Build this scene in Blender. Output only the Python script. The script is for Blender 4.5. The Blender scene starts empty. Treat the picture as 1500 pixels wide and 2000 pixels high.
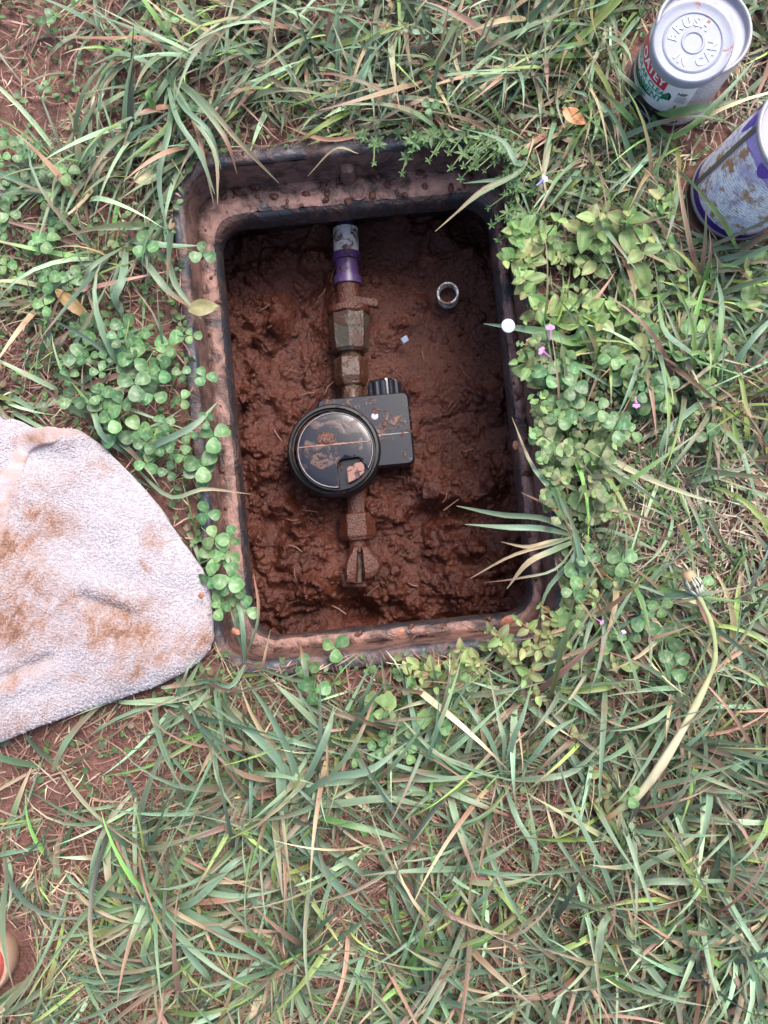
import bpy, math, random
import numpy as np
from mathutils import Vector, Matrix, Euler

# ------------------------------------------------------------------ camera, world, sun, exposure
SC = bpy.context.scene
COL = SC.collection
CAM_H, TILT, FPX = 0.75, math.radians(2.75), 1503.0

cd = bpy.data.cameras.new('camera')
cam = bpy.data.objects.new('camera', cd); COL.objects.link(cam)
cam.location = (0, 0, CAM_H); cam.rotation_euler = (TILT, 0, 0)
cd.sensor_fit = 'VERTICAL'; cd.angle_y = 2 * math.atan(1000 / FPX)
cd.clip_start = 0.01; cd.clip_end = 100
SC.camera = cam
SC.render.resolution_x, SC.render.resolution_y = 768, 1024

SUN_E, SUN_R = math.radians(58), math.radians(28)
w = bpy.data.worlds.new('World'); SC.world = w; w.use_nodes = True
nt = w.node_tree; nt.nodes.clear()
sky = nt.nodes.new('ShaderNodeTexSky'); sky.sky_type = 'NISHITA'; sky.sun_disc = False
sky.sun_elevation = SUN_E; sky.sun_rotation = SUN_R
sky.air_density = 1.0; sky.dust_density = 5.0; sky.ozone_density = 1.6
bg = nt.nodes.new('ShaderNodeBackground'); bg.inputs['Strength'].default_value = 0.13
wo = nt.nodes.new('ShaderNodeOutputWorld')
nt.links.new(sky.outputs[0], bg.inputs[0]); nt.links.new(bg.outputs[0], wo.inputs[0])
ld = bpy.data.lights.new('sun', 'SUN'); ld.energy = 1.5; ld.angle = math.radians(28); ld.color = (1, 0.965, 0.92)
sun = bpy.data.objects.new('sun', ld); COL.objects.link(sun)
sd = Vector((math.cos(SUN_E) * math.sin(SUN_R), math.cos(SUN_E) * math.cos(SUN_R), math.sin(SUN_E)))
sun.location = sd * 5; sun.rotation_euler = (-sd).to_track_quat('-Z', 'Y').to_euler()
SC.view_settings.view_transform = 'Standard'; SC.view_settings.look = 'None'
SC.view_settings.exposure = 1.30; SC.view_settings.gamma = 1.0
SC.view_settings.use_curve_mapping = False

# ------------------------------------------------------------------ helpers
RNG = np.random.RandomState(7)
random.seed(7)
cT, sT = math.cos(TILT), math.sin(TILT)

def G(px, py, z=0.0):
    """where the view line of a photo point meets height z (scalars or arrays)"""
    px = np.asarray(px, float); py = np.asarray(py, float)
    dx = (px - 750) / FPX; dy = -(py - 1000) / FPX
    X, Y, Z = dx, cT * dy + sT, sT * dy - cT
    t = (z - CAM_H) / Z
    return np.stack([X * t, Y * t, np.zeros_like(X) + z], -1)

def P(x, y, z):
    """plan position of a ground point in photo units (inverse of G)"""
    x = np.asarray(x, float); y = np.asarray(y, float); zz = z - CAM_H
    Yc = cT * y + sT * zz; Zc = -sT * y + cT * zz
    return 750 + FPX * x / -Zc, 1000 - FPX * Yc / -Zc

_perm = np.random.RandomState(3).permutation(512)
_ga = np.random.RandomState(4).rand(512) * 2 * math.pi
def perlin(x, y, seed=0):
    x = np.asarray(x, float); y = np.asarray(y, float)
    xi = np.floor(x).astype(int); yi = np.floor(y).astype(int)
    xf, yf = x - xi, y - yi
    def g(ix, iy, fx, fy):
        h = _perm[(_perm[(ix + seed * 17) % 512] + iy) % 512]; a = _ga[h]
        return np.cos(a) * fx + np.sin(a) * fy
    u = xf ** 3 * (xf * (xf * 6 - 15) + 10); v = yf ** 3 * (yf * (yf * 6 - 15) + 10)
    a = g(xi, yi, xf, yf); b = g(xi + 1, yi, xf - 1, yf)
    c = g(xi, yi + 1, xf, yf - 1); d = g(xi + 1, yi + 1, xf - 1, yf - 1)
    return (a + (b - a) * u) + ((c + (d - c) * u) - (a + (b - a) * u)) * v
def fbm(x, y, o=4, seed=0):
    r = 0; a = 1.0
    for k in range(o):
        r = r + a * perlin(x * 2 ** k, y * 2 ** k, seed + k); a *= 0.5
    return r
def worley(x, y, seed=0):
    xi = np.floor(x).astype(int); yi = np.floor(y).astype(int); best = np.full(x.shape, 9.0); idb = np.zeros(x.shape, int)
    for i in (-1, 0, 1):
        for j in (-1, 0, 1):
            cx, cy = xi + i, yi + j
            h = _perm[(_perm[(cx + seed * 31) % 512] + cy) % 512]
            px = cx + (h % 23) / 23.0; py = cy + (h % 29) / 29.0
            d = np.hypot(x - px, y - py); m = d < best
            best = np.where(m, d, best); idb = np.where(m, h, idb)
    return best, idb

def ground_z(x, y):
    return -0.004 + 0.007 * fbm(np.asarray(x) * 9 + 3, np.asarray(y) * 9, 4, 2) + 0.0025 * fbm(np.asarray(x) * 55, np.asarray(y) * 55, 3, 5)

def srgb(r, g, b):
    f = lambda c: (c / 255 / 12.92) if c / 255 <= 0.04045 else ((c / 255 + 0.055) / 1.055) ** 2.4
    return (f(r), f(g), f(b))

def mk(name, v, f, mat=None, parent=None, smooth=True, colors=None, uv=None, loc=None, rot=None):
    """one mesh object from vertex and face lists (arrays of quads go the fast way)"""
    me = bpy.data.meshes.new(name)
    if isinstance(f, np.ndarray):
        v = np.asarray(v, np.float32).reshape(-1, 3); n, k = f.shape
        me.vertices.add(len(v)); me.vertices.foreach_set('co', v.ravel())
        me.loops.add(n * k); me.loops.foreach_set('vertex_index', f.astype(np.int32).ravel())
        me.polygons.add(n); me.polygons.foreach_set('loop_start', np.arange(0, n * k, k, dtype=np.int32))
        me.polygons.foreach_set('loop_total', np.full(n, k, np.int32))
        me.update(calc_edges=True)
    else:
        me.from_pydata([tuple(map(float, p)) for p in v], [], [tuple(map(int, q)) for q in f]); me.update()
    me.polygons.foreach_set('use_smooth', np.full(len(me.polygons), bool(smooth)))
    if colors is not None:
        ca = me.color_attributes.new('Col', 'FLOAT_COLOR', 'POINT')
        c = np.ones((len(me.vertices), 4), np.float32); c[:, :3] = np.asarray(colors)[:, :3]
        ca.data.foreach_set('color', c.ravel())
    if uv is not None:
        ul = me.uv_layers.new(name='UVMap')
        li = np.empty(len(me.loops), np.int32); me.loops.foreach_get('vertex_index', li)
        ul.data.foreach_set('uv', np.asarray(uv, np.float32)[li].ravel())
    me.validate()
    if smooth and colors is None and not isinstance(f, np.ndarray): me.set_sharp_from_angle(angle=math.radians(42))
    o = bpy.data.objects.new(name, me); COL.objects.link(o)
    if mat: me.materials.append(mat)
    if parent: o.parent = parent
    if loc is not None: o.location = loc
    if rot is not None: o.rotation_euler = rot
    return o

def tag(o, label, cat=None, group=None, kind=None):
    if label: o['label'] = label
    if cat: o['category'] = cat
    if group: o['group'] = group
    if kind: o['kind'] = kind
    return o
def empty(name, loc=(0, 0, 0), rz=0):
    o = bpy.data.objects.new(name, None); COL.objects.link(o); o.empty_display_size = 0.01
    o.location = loc; o.rotation_euler = (0, 0, rz); return o

def lathe(prof, n=48, close_top=False, close_bot=False, jag=0, seed=0):
    """profile of (r, z) round local z; returns verts, faces, uv"""
    v = []; f = []; uv = []
    for (r, z) in prof:
        for k in range(n):
            a = 2 * math.pi * k / n; rr = r
            v.append((rr * math.cos(a), rr * math.sin(a), z)); uv.append((a * 0.045, z))
    for i in range(len(prof) - 1):
        for k in range(n):
            k2 = (k + 1) % n
            f.append((i * n + k, i * n + k2, (i + 1) * n + k2, (i + 1) * n + k))
    if close_top: f.append(tuple(range((len(prof) - 1) * n, len(prof) * n)))
    if close_bot: f.append(tuple(reversed(range(n))))
    return v, f, uv

def align(p0, p1):
    """matrix taking local z to the line p0 -> p1"""
    d = Vector(p1) - Vector(p0)
    return Matrix.Translation(Vector(p0)) @ d.to_track_quat('Z', 'Y').to_matrix().to_4x4()

def xf(v, m):
    a = np.asarray(v, float); M = np.array(m)
    return a @ M[:3, :3].T + M[:3, 3]

def rough(v, amp, sc, seed=0):
    """uneven caked surface"""
    a = np.asarray(v, float).copy()
    a[:, 0] += amp * fbm(a[:, 1] * sc + 3, a[:, 2] * sc, 3, seed)
    a[:, 1] += amp * fbm(a[:, 0] * sc + 9, a[:, 2] * sc, 3, seed + 2)
    a[:, 2] += amp * fbm(a[:, 0] * sc, a[:, 1] * sc + 5, 3, seed + 4)
    return a

def tube(path, rad, n=6, flat=1.0):
    """tube along points; rad scalar or list; flat < 1 squashes vertically"""
    path = [Vector(p) for p in path]; m = len(path)
    if not hasattr(rad, '__len__'): rad = [rad] * m
    v = []; f = []
    for i, p in enumerate(path):
        t = (path[min(i + 1, m - 1)] - path[max(i - 1, 0)]).normalized()
        s = t.cross(Vector((0, 0, 1)))
        s = s.normalized() if s.length > 1e-4 else Vector((1, 0, 0))
        u = s.cross(t).normalized()
        for k in range(n):
            a = 2 * math.pi * k / n
            v.append(p + s * (rad[i] * math.cos(a)) + u * (rad[i] * math.sin(a) * flat))
    for i in range(m - 1):
        for k in range(n):
            k2 = (k + 1) % n; f.append((i * n + k, i * n + k2, (i + 1) * n + k2, (i + 1) * n + k))
    f.append(tuple(range((m - 1) * n, m * n))); f.append(tuple(reversed(range(n))))
    return v, f

def spline(pts, n):
    """Catmull-Rom through points -> n samples"""
    p = np.asarray(pts, float); p = np.vstack([2 * p[0] - p[1], p, 2 * p[-1] - p[-2]])
    m = len(p) - 3; out = []
    for t in np.linspace(0, m - 1e-6, n):
        i = int(t); u = t - i; a, b, c, d = p[i], p[i + 1], p[i + 2], p[i + 3]
        out.append(0.5 * ((2 * b) + (c - a) * u + (2 * a - 5 * b + 4 * c - d) * u * u + (3 * b - a - 3 * c + d) * u ** 3))
    return np.array(out)

# ------------------------------------------------------------------ materials
class M:
    """small node-tree writer"""
    def __init__(s, name):
        s.m = bpy.data.materials.new(name); s.m.use_nodes = True; s.t = s.m.node_tree; s.t.nodes.clear()
        s.out = s.t.nodes.new('ShaderNodeOutputMaterial'); s.b = s.t.nodes.new('ShaderNodeBsdfPrincipled')
        s.t.links.new(s.b.outputs[0], s.out.inputs[0])
    def n(s, ty, **kw):
        x = s.t.nodes.new(ty)
        for k, v in kw.items():
            if k in x.inputs.keys(): x.inputs[k].default_value = v
            else: setattr(x, k, v)
        return x
    def l(s, a, b): s.t.links.new(a, b)
    def coord(s, which='Object'):
        return s.n('ShaderNodeTexCoord').outputs[which]
    def noise(s, scale, detail=4, rough=0.55, co=None, dist=0.0, out='Fac'):
        x = s.n('ShaderNodeTexNoise'); x.inputs['Scale'].default_value = scale; x.inputs['Detail'].default_value = detail
        x.inputs['Roughness'].default_value = rough; x.inputs['Distortion'].default_value = dist
        s.l(co if co is not None else s.coord(), x.inputs['Vector']); return x.outputs[out]
    def ramp(s, fac, stops):
        r = s.n('ShaderNodeValToRGB'); e = r.color_ramp.elements
        while len(e) < len(stops): e.new(0.5)
        for el, (p, c) in zip(e, stops):
            el.position = p; el.color = (*c, 1) if len(c) == 3 else c
        s.l(fac, r.inputs[0]); return r.outputs[0]
    def step(s, fac, a, b):
        x = s.n('ShaderNodeMapRange'); x.inputs[1].default_value = a; x.inputs[2].default_value = b; x.interpolation_type = 'SMOOTHSTEP'
        s.l(fac, x.inputs[0]); return x.outputs[0]
    def mix(s, fac, a, b, mode='MIX'):
        x = s.n('ShaderNodeMix', data_type='RGBA', blend_type=mode)
        for sock, val in ((x.inputs[0], fac), (x.inputs[6], a), (x.inputs[7], b)):
            if hasattr(val, 'is_linked') or hasattr(val, 'links'): s.l(val, sock)
            elif isinstance(val, (int, float)): sock.default_value = val
            else: sock.default_value = (*val, 1)
        return x.outputs[2]
    def math(s, op, a, b=None):
        x = s.n('ShaderNodeMath', operation=op)
        for i, val in enumerate((a, b)):
            if val is None: continue
            if hasattr(val, 'links'): s.l(val, x.inputs[i])
            else: x.inputs[i].default_value = val
        return x.outputs[0]
    def set(s, **kw):
        for k, v in kw.items():
            k = {'base': 'Base Color', 'rough': 'Roughness', 'metal': 'Metallic', 'spec': 'Specular IOR Level', 'coat': 'Coat Weight', 'coatr': 'Coat Roughness'}[k]
            if hasattr(v, 'links'): s.l(v, s.b.inputs[k])
            elif isinstance(v, tuple): s.b.inputs[k].default_value = (*v, 1)
            else: s.b.inputs[k].default_value = v
    def bump(s, h, dist, strength=1.0):
        x = s.n('ShaderNodeBump'); x.inputs['Distance'].default_value = dist; x.inputs['Strength'].default_value = strength
        s.l(h, x.inputs['Height']); s.l(x.outputs[0], s.b.inputs['Normal'])
    def attr(s, name='Col'):
        return s.n('ShaderNodeAttribute', attribute_name=name).outputs['Color']

def m_soil():
    m = M('red_soil'); a = m.noise(14, 6, 0.6); b = m.noise(160, 5, 0.65)
    c = m.ramp(a, [(0.3, (0.13, 0.058, 0.045)), (0.5, (0.19, 0.088, 0.068)), (0.72, (0.25, 0.125, 0.10))])
    c = m.mix(m.step(b, 0.35, 0.75), m.mix(0.5, c, (0.05, 0.025, 0.02)), c)
    m.set(base=c, rough=m.ramp(a, [(0.3, (0.45,) * 3), (0.7, (0.85,) * 3)]), spec=0.35)
    m.bump(b, 0.004); return m.m
def m_mud():
    m = M('wet_red_mud'); a = m.noise(22, 5, 0.6); b = m.noise(330, 4, 0.6); c2 = m.noise(900, 2, 0.5)
    c = m.ramp(a, [(0.25, (0.038, 0.0085, 0.0047)), (0.5, (0.068, 0.0168, 0.0088)), (0.78, (0.106, 0.031, 0.017))])
    r = m.ramp(m.noise(240, 3, 0.6), [(0.36, (0.13,) * 3), (0.50, (0.46,) * 3)])
    m.set(base=c, rough=r, spec=0.45); m.bump(m.math('ADD', m.math('MULTIPLY', m.noise(170, 5, 0.6), 1.4), m.math('MULTIPLY', c2, 0.25)), 0.0030, 1.0); return m.m
def m_box(name, lo, hi, mudc=(0.30, 0.125, 0.085), scale=38, rmud=0.32, plast=(0.028, 0.030, 0.036)):
    """black plastic with a film of dried and wet red mud"""
    m = M(name); co = m.coord(); a = m.noise(scale, 6, 0.62, co, 0.8); b = m.noise(14, 3, 0.5, co); c2 = m.noise(260, 4, 0.6, co)
    mask = m.step(m.math('ADD', m.math('MULTIPLY', a, 0.65), m.math('MULTIPLY', b, 0.35)), lo, hi)
    mc = m.mix(m.step(m.noise(48, 9, 0.68, co, 0.4), 0.44, 0.60), mudc, tuple(x * 0.45 for x in mudc))
    m.set(base=m.mix(mask, plast, mc), rough=m.mix(mask, m.ramp(c2, [(0.3, (0.30,) * 3), (0.7, (0.46,) * 3)]), m.ramp(a, [(0.4, (rmud,) * 3), (0.7, (rmud + 0.3,) * 3)])), spec=0.5)
    m.bump(m.math('ADD', m.math('MULTIPLY', mask, 0.8), m.math('MULTIPLY', m.noise(130, 7, 0.7, co), m.math('MULTIPLY', mask, 1.4))), 0.0022, 0.9); return m.m
def m_plain(name, col, rough=0.5, metal=0.0, var=0.25, sc=60, bump=0.0003, spec=0.5):
    m = M(name); a = m.noise(sc, 5, 0.6)
    c = m.mix(a, tuple(x * (1 - var) for x in col), tuple(min(1, x * (1 + var)) for x in col))
    m.set(base=c, rough=m.ramp(a, [(0.3, (max(0.02, rough - 0.1),) * 3), (0.7, (min(1, rough + 0.1),) * 3)]), metal=metal, spec=spec)
    if bump: m.bump(m.noise(sc * 5, 3), bump)
    return m.m
def m_dirty(name, col, lo, hi, mudc=(0.20, 0.075, 0.045), rough=0.35, metal=0.0, sc=70, mr=0.5, relief=0.0006):
    """a finish of its own colour partly covered with mud"""
    m = M(name); a = m.noise(sc, 6, 0.62, dist=0.6); k = m.step(a, lo, hi)
    mk_ = m.mix(m.noise(sc * 4, 3), tuple(x * 0.6 for x in mudc), mudc)
    m.set(base=m.mix(k, col, mk_), rough=m.mix(k, (rough,) * 3, (mr,) * 3), spec=0.5)
    if metal: m.l(m.math('MULTIPLY', m.math('SUBTRACT', 1.0, k), metal), m.b.inputs['Metallic'])
    m.bump(m.math('ADD', k, m.math('MULTIPLY', m.noise(sc * 6, 3), m.math('MULTIPLY', k, 0.5))), relief); return m.m
def m_leaf(name, rough=0.42, trans=0.25, hue=0.03, val=0.35, vein=True, spec=0.5):
    """leaf colour from the mesh, varied from plant to plant, light passing through"""
    m = M(name); oi = m.n('ShaderNodeObjectInfo').outputs['Random']; c = m.attr()
    h = m.n('ShaderNodeHueSaturation'); m.l(c, h.inputs['Color'])
    x = m.n('ShaderNodeMapRange'); x.inputs[3].default_value = 0.5 - hue; x.inputs[4].default_value = 0.5 + hue * 0.6; m.l(oi, x.inputs[0]); m.l(x.outputs[0], h.inputs['Hue'])
    wn = m.n('ShaderNodeTexWhiteNoise', noise_dimensions='1D'); m.l(oi, wn.inputs['W'])
    y = m.n('ShaderNodeMapRange'); y.inputs[3].default_value = 1 - val; y.inputs[4].default_value = 1 + val; m.l(wn.outputs['Value'], y.inputs[0]); m.l(y.outputs[0], h.inputs['Value'])
    k = m.noise(180, 4, 0.6); col = m.mix(m.step(k, 0.62, 0.75), h.outputs[0], m.mix(0.45, h.outputs[0], (0.20, 0.10, 0.06)))
    m.set(base=col, rough=rough, spec=spec); m.bump(m.noise(700, 3), 0.0004)
    tr = m.n('ShaderNodeBsdfTranslucent'); m.l(col, tr.inputs[0])
    ms = m.n('ShaderNodeMixShader'); ms.inputs[0].default_value = trans
    m.l(m.b.outputs[0], ms.inputs[1]); m.l(tr.outputs[0], ms.inputs[2]); m.l(ms.outputs[0], m.out.inputs[0]); return m.m
def m_blade():
    m = M('grass_blade'); c = m.attr(); k = m.noise(90, 5, 0.65)
    col = m.mix(m.step(k, 0.56, 0.74), c, m.mix(0.55, c, (0.19, 0.10, 0.07)))
    m.set(base=col, rough=0.43, spec=0.5); m.bump(m.noise(900, 2), 0.0003)
    tr = m.n('ShaderNodeBsdfTranslucent'); m.l(col, tr.inputs[0])
    ms = m.n('ShaderNodeMixShader'); ms.inputs[0].default_value = 0.2
    m.l(m.b.outputs[0], ms.inputs[1]); m.l(tr.outputs[0], ms.inputs[2]); m.l(ms.outputs[0], m.out.inputs[0]); return m.m
def m_attr(name, rough=0.8, bump=0.0, spec=0.3):
    m = M(name); m.set(base=m.attr(), rough=rough, spec=spec)
    if bump: m.bump(m.noise(500, 3), bump)
    return m.m

SOIL, MUD = m_soil(), m_mud()
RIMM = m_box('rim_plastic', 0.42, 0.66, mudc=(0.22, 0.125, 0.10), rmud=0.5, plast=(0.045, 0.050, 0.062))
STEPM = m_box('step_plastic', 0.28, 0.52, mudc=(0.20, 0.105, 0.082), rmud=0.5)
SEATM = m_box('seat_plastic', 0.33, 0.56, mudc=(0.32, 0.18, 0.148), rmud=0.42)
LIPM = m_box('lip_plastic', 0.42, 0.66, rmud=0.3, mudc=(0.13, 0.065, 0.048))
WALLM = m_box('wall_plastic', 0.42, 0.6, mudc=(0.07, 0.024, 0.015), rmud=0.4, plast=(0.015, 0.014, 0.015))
BLADE, STRAW = m_blade(), m_attr('dry_straw', 0.7, 0.0003)
LEAF = m_leaf('clover_leaf', 0.38, 0.22); WEED = m_leaf('weed_leaf', 0.45, 0.25, 0.03, 0.36)
STEM = m_attr('plant_stem', 0.5)
BLACK = m_dirty('black_meter_plastic', (0.012, 0.013, 0.019), 0.57, 0.66, (0.23, 0.10, 0.07), 0.13, 0, 55, 0.55)
LIDM = m_dirty('meter_lid_plastic', (0.008, 0.009, 0.016), 0.50, 0.78, (0.20, 0.10, 0.075), 0.18, 0, 48, 0.8, 0.00012)
BRASS = m_dirty('muddy_brass', (0.085, 0.054, 0.030), 0.36, 0.54, (0.066, 0.024, 0.014), 0.38, 0.2, 90, 0.4)
GREYF = m_dirty('muddy_grey_fitting', (0.058, 0.052, 0.040), 0.38, 0.54, (0.07, 0.03, 0.02), 0.3, 0, 55, 0.35)
MUDCAKE = m_plain('caked_mud', (0.078, 0.025, 0.015), 0.28, 0, 0.35, 90, 0.002)
PVC = m_dirty('muddy_white_pvc', (0.80, 0.75, 0.68), 0.46, 0.60, (0.26, 0.11, 0.055), 0.3, 0, 95, 0.4)
PURPLE = m_dirty('purple_primer_stain', (0.085, 0.042, 0.135), 0.52, 0.70, (0.09, 0.036, 0.03), 0.35, 0, 80, 0.4)

# ------------------------------------------------------------------ the hole: box frame of reference
BC, BR, BW, BL = np.array((-0.0118, 0.1402)), math.radians(5.6), 0.2895, 0.440
cB, sB = math.cos(BR), math.sin(BR)
# the frame is not the same width all round: nominal offsets and what they come to at each side
OFF = (-1, 0, 0.0265, 0.0297, 0.052, 0.060, 1.06)
OL, ORT = (-1, 0, 0.0205, 0.0218, 0.0355, 0.040, 1.04), (-1, 0, 0.0150, 0.0163, 0.0285, 0.033, 1.033)
OTP, OBT = (-1, 0, 0.0345, 0.0355, 0.0535, 0.060, 1.060), (-1, 0, 0.0155, 0.0170, 0.0345, 0.039, 1.039)
off_to = lambda tab, o: np.interp(o, OFF, tab)
def to_box(x, y):
    x = np.asarray(x) - BC[0]; y = np.asarray(y) - BC[1]; return cB * x + sB * y, -sB * x + cB * y
def from_box(x, y):
    return BC[0] + cB * x - sB * y, BC[1] + sB * x + cB * y
def box_out(x, y):
    """distance outside the opening's edge (negative inside)"""
    u, v = to_box(x, y); r = 0.03
    qx = np.where(u > 0, np.interp(u - BW / 2, ORT, OFF), np.interp(-u - BW / 2, OL, OFF)) + r
    qy = np.where(v > 0, np.interp(v - BL / 2, OTP, OFF), np.interp(-v - BL / 2, OBT, OFF)) + r
    return np.hypot(np.maximum(qx, 0), np.maximum(qy, 0)) + np.minimum(np.maximum(qx, qy), 0) - r

# ---- towel outline and can footprints, needed by the ground cover
TOWEL_PX = [(412, 1215), (410, 1255), (393, 1285), (340, 1322), (240, 1362), (130, 1398), (0, 1448), (-150, 1500), (-330, 1470), (-420, 1300), (-430, 1080), (-360, 880), (-200, 800), (-60, 798), (10, 814), (62, 836), (100, 838), (140, 838), (182, 862), (228, 905), (300, 982), (345, 1050), (395, 1125)]
TOWEL = np.array([G(a, b, 0.022)[:2] for a, b in TOWEL_PX])
def in_poly(x, y, poly):
    x = np.asarray(x); y = np.asarray(y); ins = np.zeros(x.shape, bool); n = len(poly)
    for i in range(n):
        (x1, y1), (x2, y2) = poly[i], poly[(i + 1) % n]
        c = ((y1 > y) != (y2 > y)) & (x < (x2 - x1) * (y - y1) / (y2 - y1 + 1e-12) + x1); ins ^= c
    return ins
CANS = [((0.2880, 0.4670), 0.0430), ((0.3480, 0.3510), 0.0455)]
SHOE = G(-75, 1893, 0.02)[:2]

# ------------------------------------------------------------------ ground
def build_ground():
    xs = np.concatenate([[-6, -2, -1.0], np.arange(-0.62, 0.6201, 0.005), [1.0, 2, 6]])
    ys = np.concatenate([[-6, -2, -1.0], np.arange(-0.60, 0.8001, 0.005), [1.2, 2, 6]])
    X, Y = np.meshgrid(xs, ys); nx, ny = len(xs), len(ys)
    Z = ground_z(X, Y)
    d = box_out(X, Y); Z = np.where(d < 0.075, np.minimum(Z, 0.0) - 0.0035 * np.clip((0.075 - d) / 0.02, 0, 1), Z)
    # soil washed over the outer edge here and there
    i, j = np.meshgrid(np.arange(nx - 1), np.arange(ny - 1)); a = j * nx + i
    F = np.stack([a, a + 1, a + 1 + nx, a + nx], -1).reshape(-1, 4)
    cx = (X[:-1, :-1] + X[1:, 1:]).ravel() / 2; cy = (Y[:-1, :-1] + Y[1:, 1:]).ravel() / 2
    F = F[box_out(cx, cy) > 0.040]
    o = mk('ground', np.stack([X, Y, Z], -1).reshape(-1, 3), F, SOIL)
    tag(o, 'bare reddish brown soil between the grass', kind='structure')
build_ground()

def build_mud():
    st = 0.0013; xs = np.arange(-0.195, 0.1951, st); ys = np.arange(-0.275, 0.2751, st)
    U, V = np.meshgrid(xs, ys); nx, ny = len(xs), len(ys)
    WX, WY = from_box(U, V)
    low = np.clip((0.06 - V) / 0.16, 0, 1)            # lower half is clumpier
    left = np.clip((-U - 0.01) / 0.09, 0, 1)
    cl = np.clip(0.12 + 0.85 * np.maximum(low, left * 0.9) + 0.9 * fbm(U * 17, V * 17, 3, 9), 0.05, 1.35)
    Z = -0.171 + 0.012 * fbm(U * 11 + 1, V * 11, 3, 11)
    wx = U + 0.006 * perlin(U * 60, V * 60, 3); wy = V + 0.006 * perlin(U * 60 + 9, V * 60, 4)
    cl = cl * np.clip(0.75 + 1.1 * fbm(U * 28 + 5, V * 28, 2, 14), 0.1, 1.5)
    for sc, am, sd_ in ((26, 0.020, 1), (52, 0.012, 2), (110, 0.0058, 5), (230, 0.0028, 8)):
        F1, idd = worley(wx * sc, wy * sc, sd_); keep = ((idd % 11) / 10.0) ** 1.1
        Z = Z + am * cl * np.sqrt(np.clip(1 - (F1 / 0.75) ** 2, 0, 1)) * (0.25 + 0.75 * keep)
    Z += 0.0050 * cl * fbm(U * 100, V * 100, 4, 21) + 0.0012 * fbm(U * 260, V * 260, 3, 27)
    def bump(px, py, r, h, ry=None):
        c = G(px, py, -0.16); 
        return h * np.exp(-(((WX - c[0]) / r) ** 2 + ((WY - c[1]) / (ry or r)) ** 2))
    Z += bump(500, 900, 0.05, 0.022, 0.10) + bump(560, 1120, 0.06, 0.018) + bump(900, 960, 0.05, 0.024, 0.03) + bump(900, 1120, 0.06, 0.016) + bump(545, 620, 0.02, 0.02)
    Z -= bump(700, 1195, 0.022, 0.036, 0.016) + bump(610, 1190, 0.05, 0.012, 0.015) + bump(880, 1000, 0.04, 0.022, 0.010) + bump(590, 580, 0.03, 0.02, 0.03) + bump(600, 960, 0.03, 0.012) + bump(640, 740, 0.015, 0.014, 0.03)
    Z += bump(650, 880, 0.062, 0.020, 0.062) + bump(705, 1110, 0.032, 0.018, 0.03) + bump(665, 640, 0.03, 0.010, 0.06) + bump(760, 960, 0.03, 0.010) - bump(690, 985, 0.018, 0.012, 0.04) + bump(690, 600, 0.03, 0.010, 0.03) + bump(760, 640, 0.05, 0.006)
    i, j = np.meshgrid(np.arange(nx - 1), np.arange(ny - 1)); a = j * nx + i
    F = np.stack([a, a + 1, a + 1 + nx, a + nx], -1).reshape(-1, 4)
    global mud_at
    mud_at = lambda u, v: Z[int(round((v - ys[0]) / st)), int(round((u - xs[0]) / st))]
    o = mk('mud', np.stack([WX, WY, Z], -1).reshape(-1, 3), F, MUD)
    tag(o, 'wet clumpy dark red mud filling the meter box', kind='structure')
build_mud()

def build_grit():
    """crumbs, grit and bits of root lying on the mud"""
    vs, fs, n0 = [], [], 0
    for k in range(420):
        u, v = random.uniform(-0.15, 0.15), random.uniform(-0.23, 0.20) if k % 3 else random.uniform(-0.23, -0.02); r = random.choice((0.0012, 0.0018, 0.0025, 0.004, 0.0055)) * random.uniform(0.7, 1.3)
        vv, ff, _ = lathe([(0.6, -0.6), (1, 0), (0.8, 0.5), (0.25, 0.85)], 7, True); a = rough(np.array(vv) * (r, r * random.uniform(0.6, 1.2), r * 0.8), r * 0.6, 0.8 / r, k)
        x, y = from_box(u, v); vs.append(a + (x, y, mud_at(u, v) + r * 0.15)); fs += [tuple(i + n0 for i in q) for q in ff]; n0 += len(a)
    o = mk('mud_crumbs', np.vstack(vs), fs, MUD); tag(o, 'small dark crumbs of mud lying in the meter box', 'mud crumbs', kind='stuff')
    vs, fs, n0 = [], [], 0
    for k in range(46):
        u, v = random.uniform(-0.14, 0.14), random.uniform(-0.22, 0.20); x, y = from_box(u, v); z = mud_at(u, v) + 0.003; a = random.uniform(0, 6.28); L = random.uniform(0.006, 0.022); b = random.uniform(-0.6, 0.6)
        vv, ff = tube([(x, y, z), (x + L / 2 * math.cos(a), y + L / 2 * math.sin(a), z + 0.0015), (x + L / 2 * math.cos(a) + L / 2 * math.cos(a + b), y + L / 2 * math.sin(a) + L / 2 * math.sin(a + b), z)], random.uniform(0.0003, 0.0007), 5)
        vs.append(np.array([tuple(p) for p in vv])); fs += [tuple(i + n0 for i in q) for q in ff]; n0 += len(vv)
    o = mk('root_bits', np.vstack(vs), fs, m_plain('pale_root', (0.20, 0.11, 0.075), 0.5)); tag(o, 'thin pale root bits scattered on the mud', 'roots', kind='stuff')
build_grit()

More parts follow.
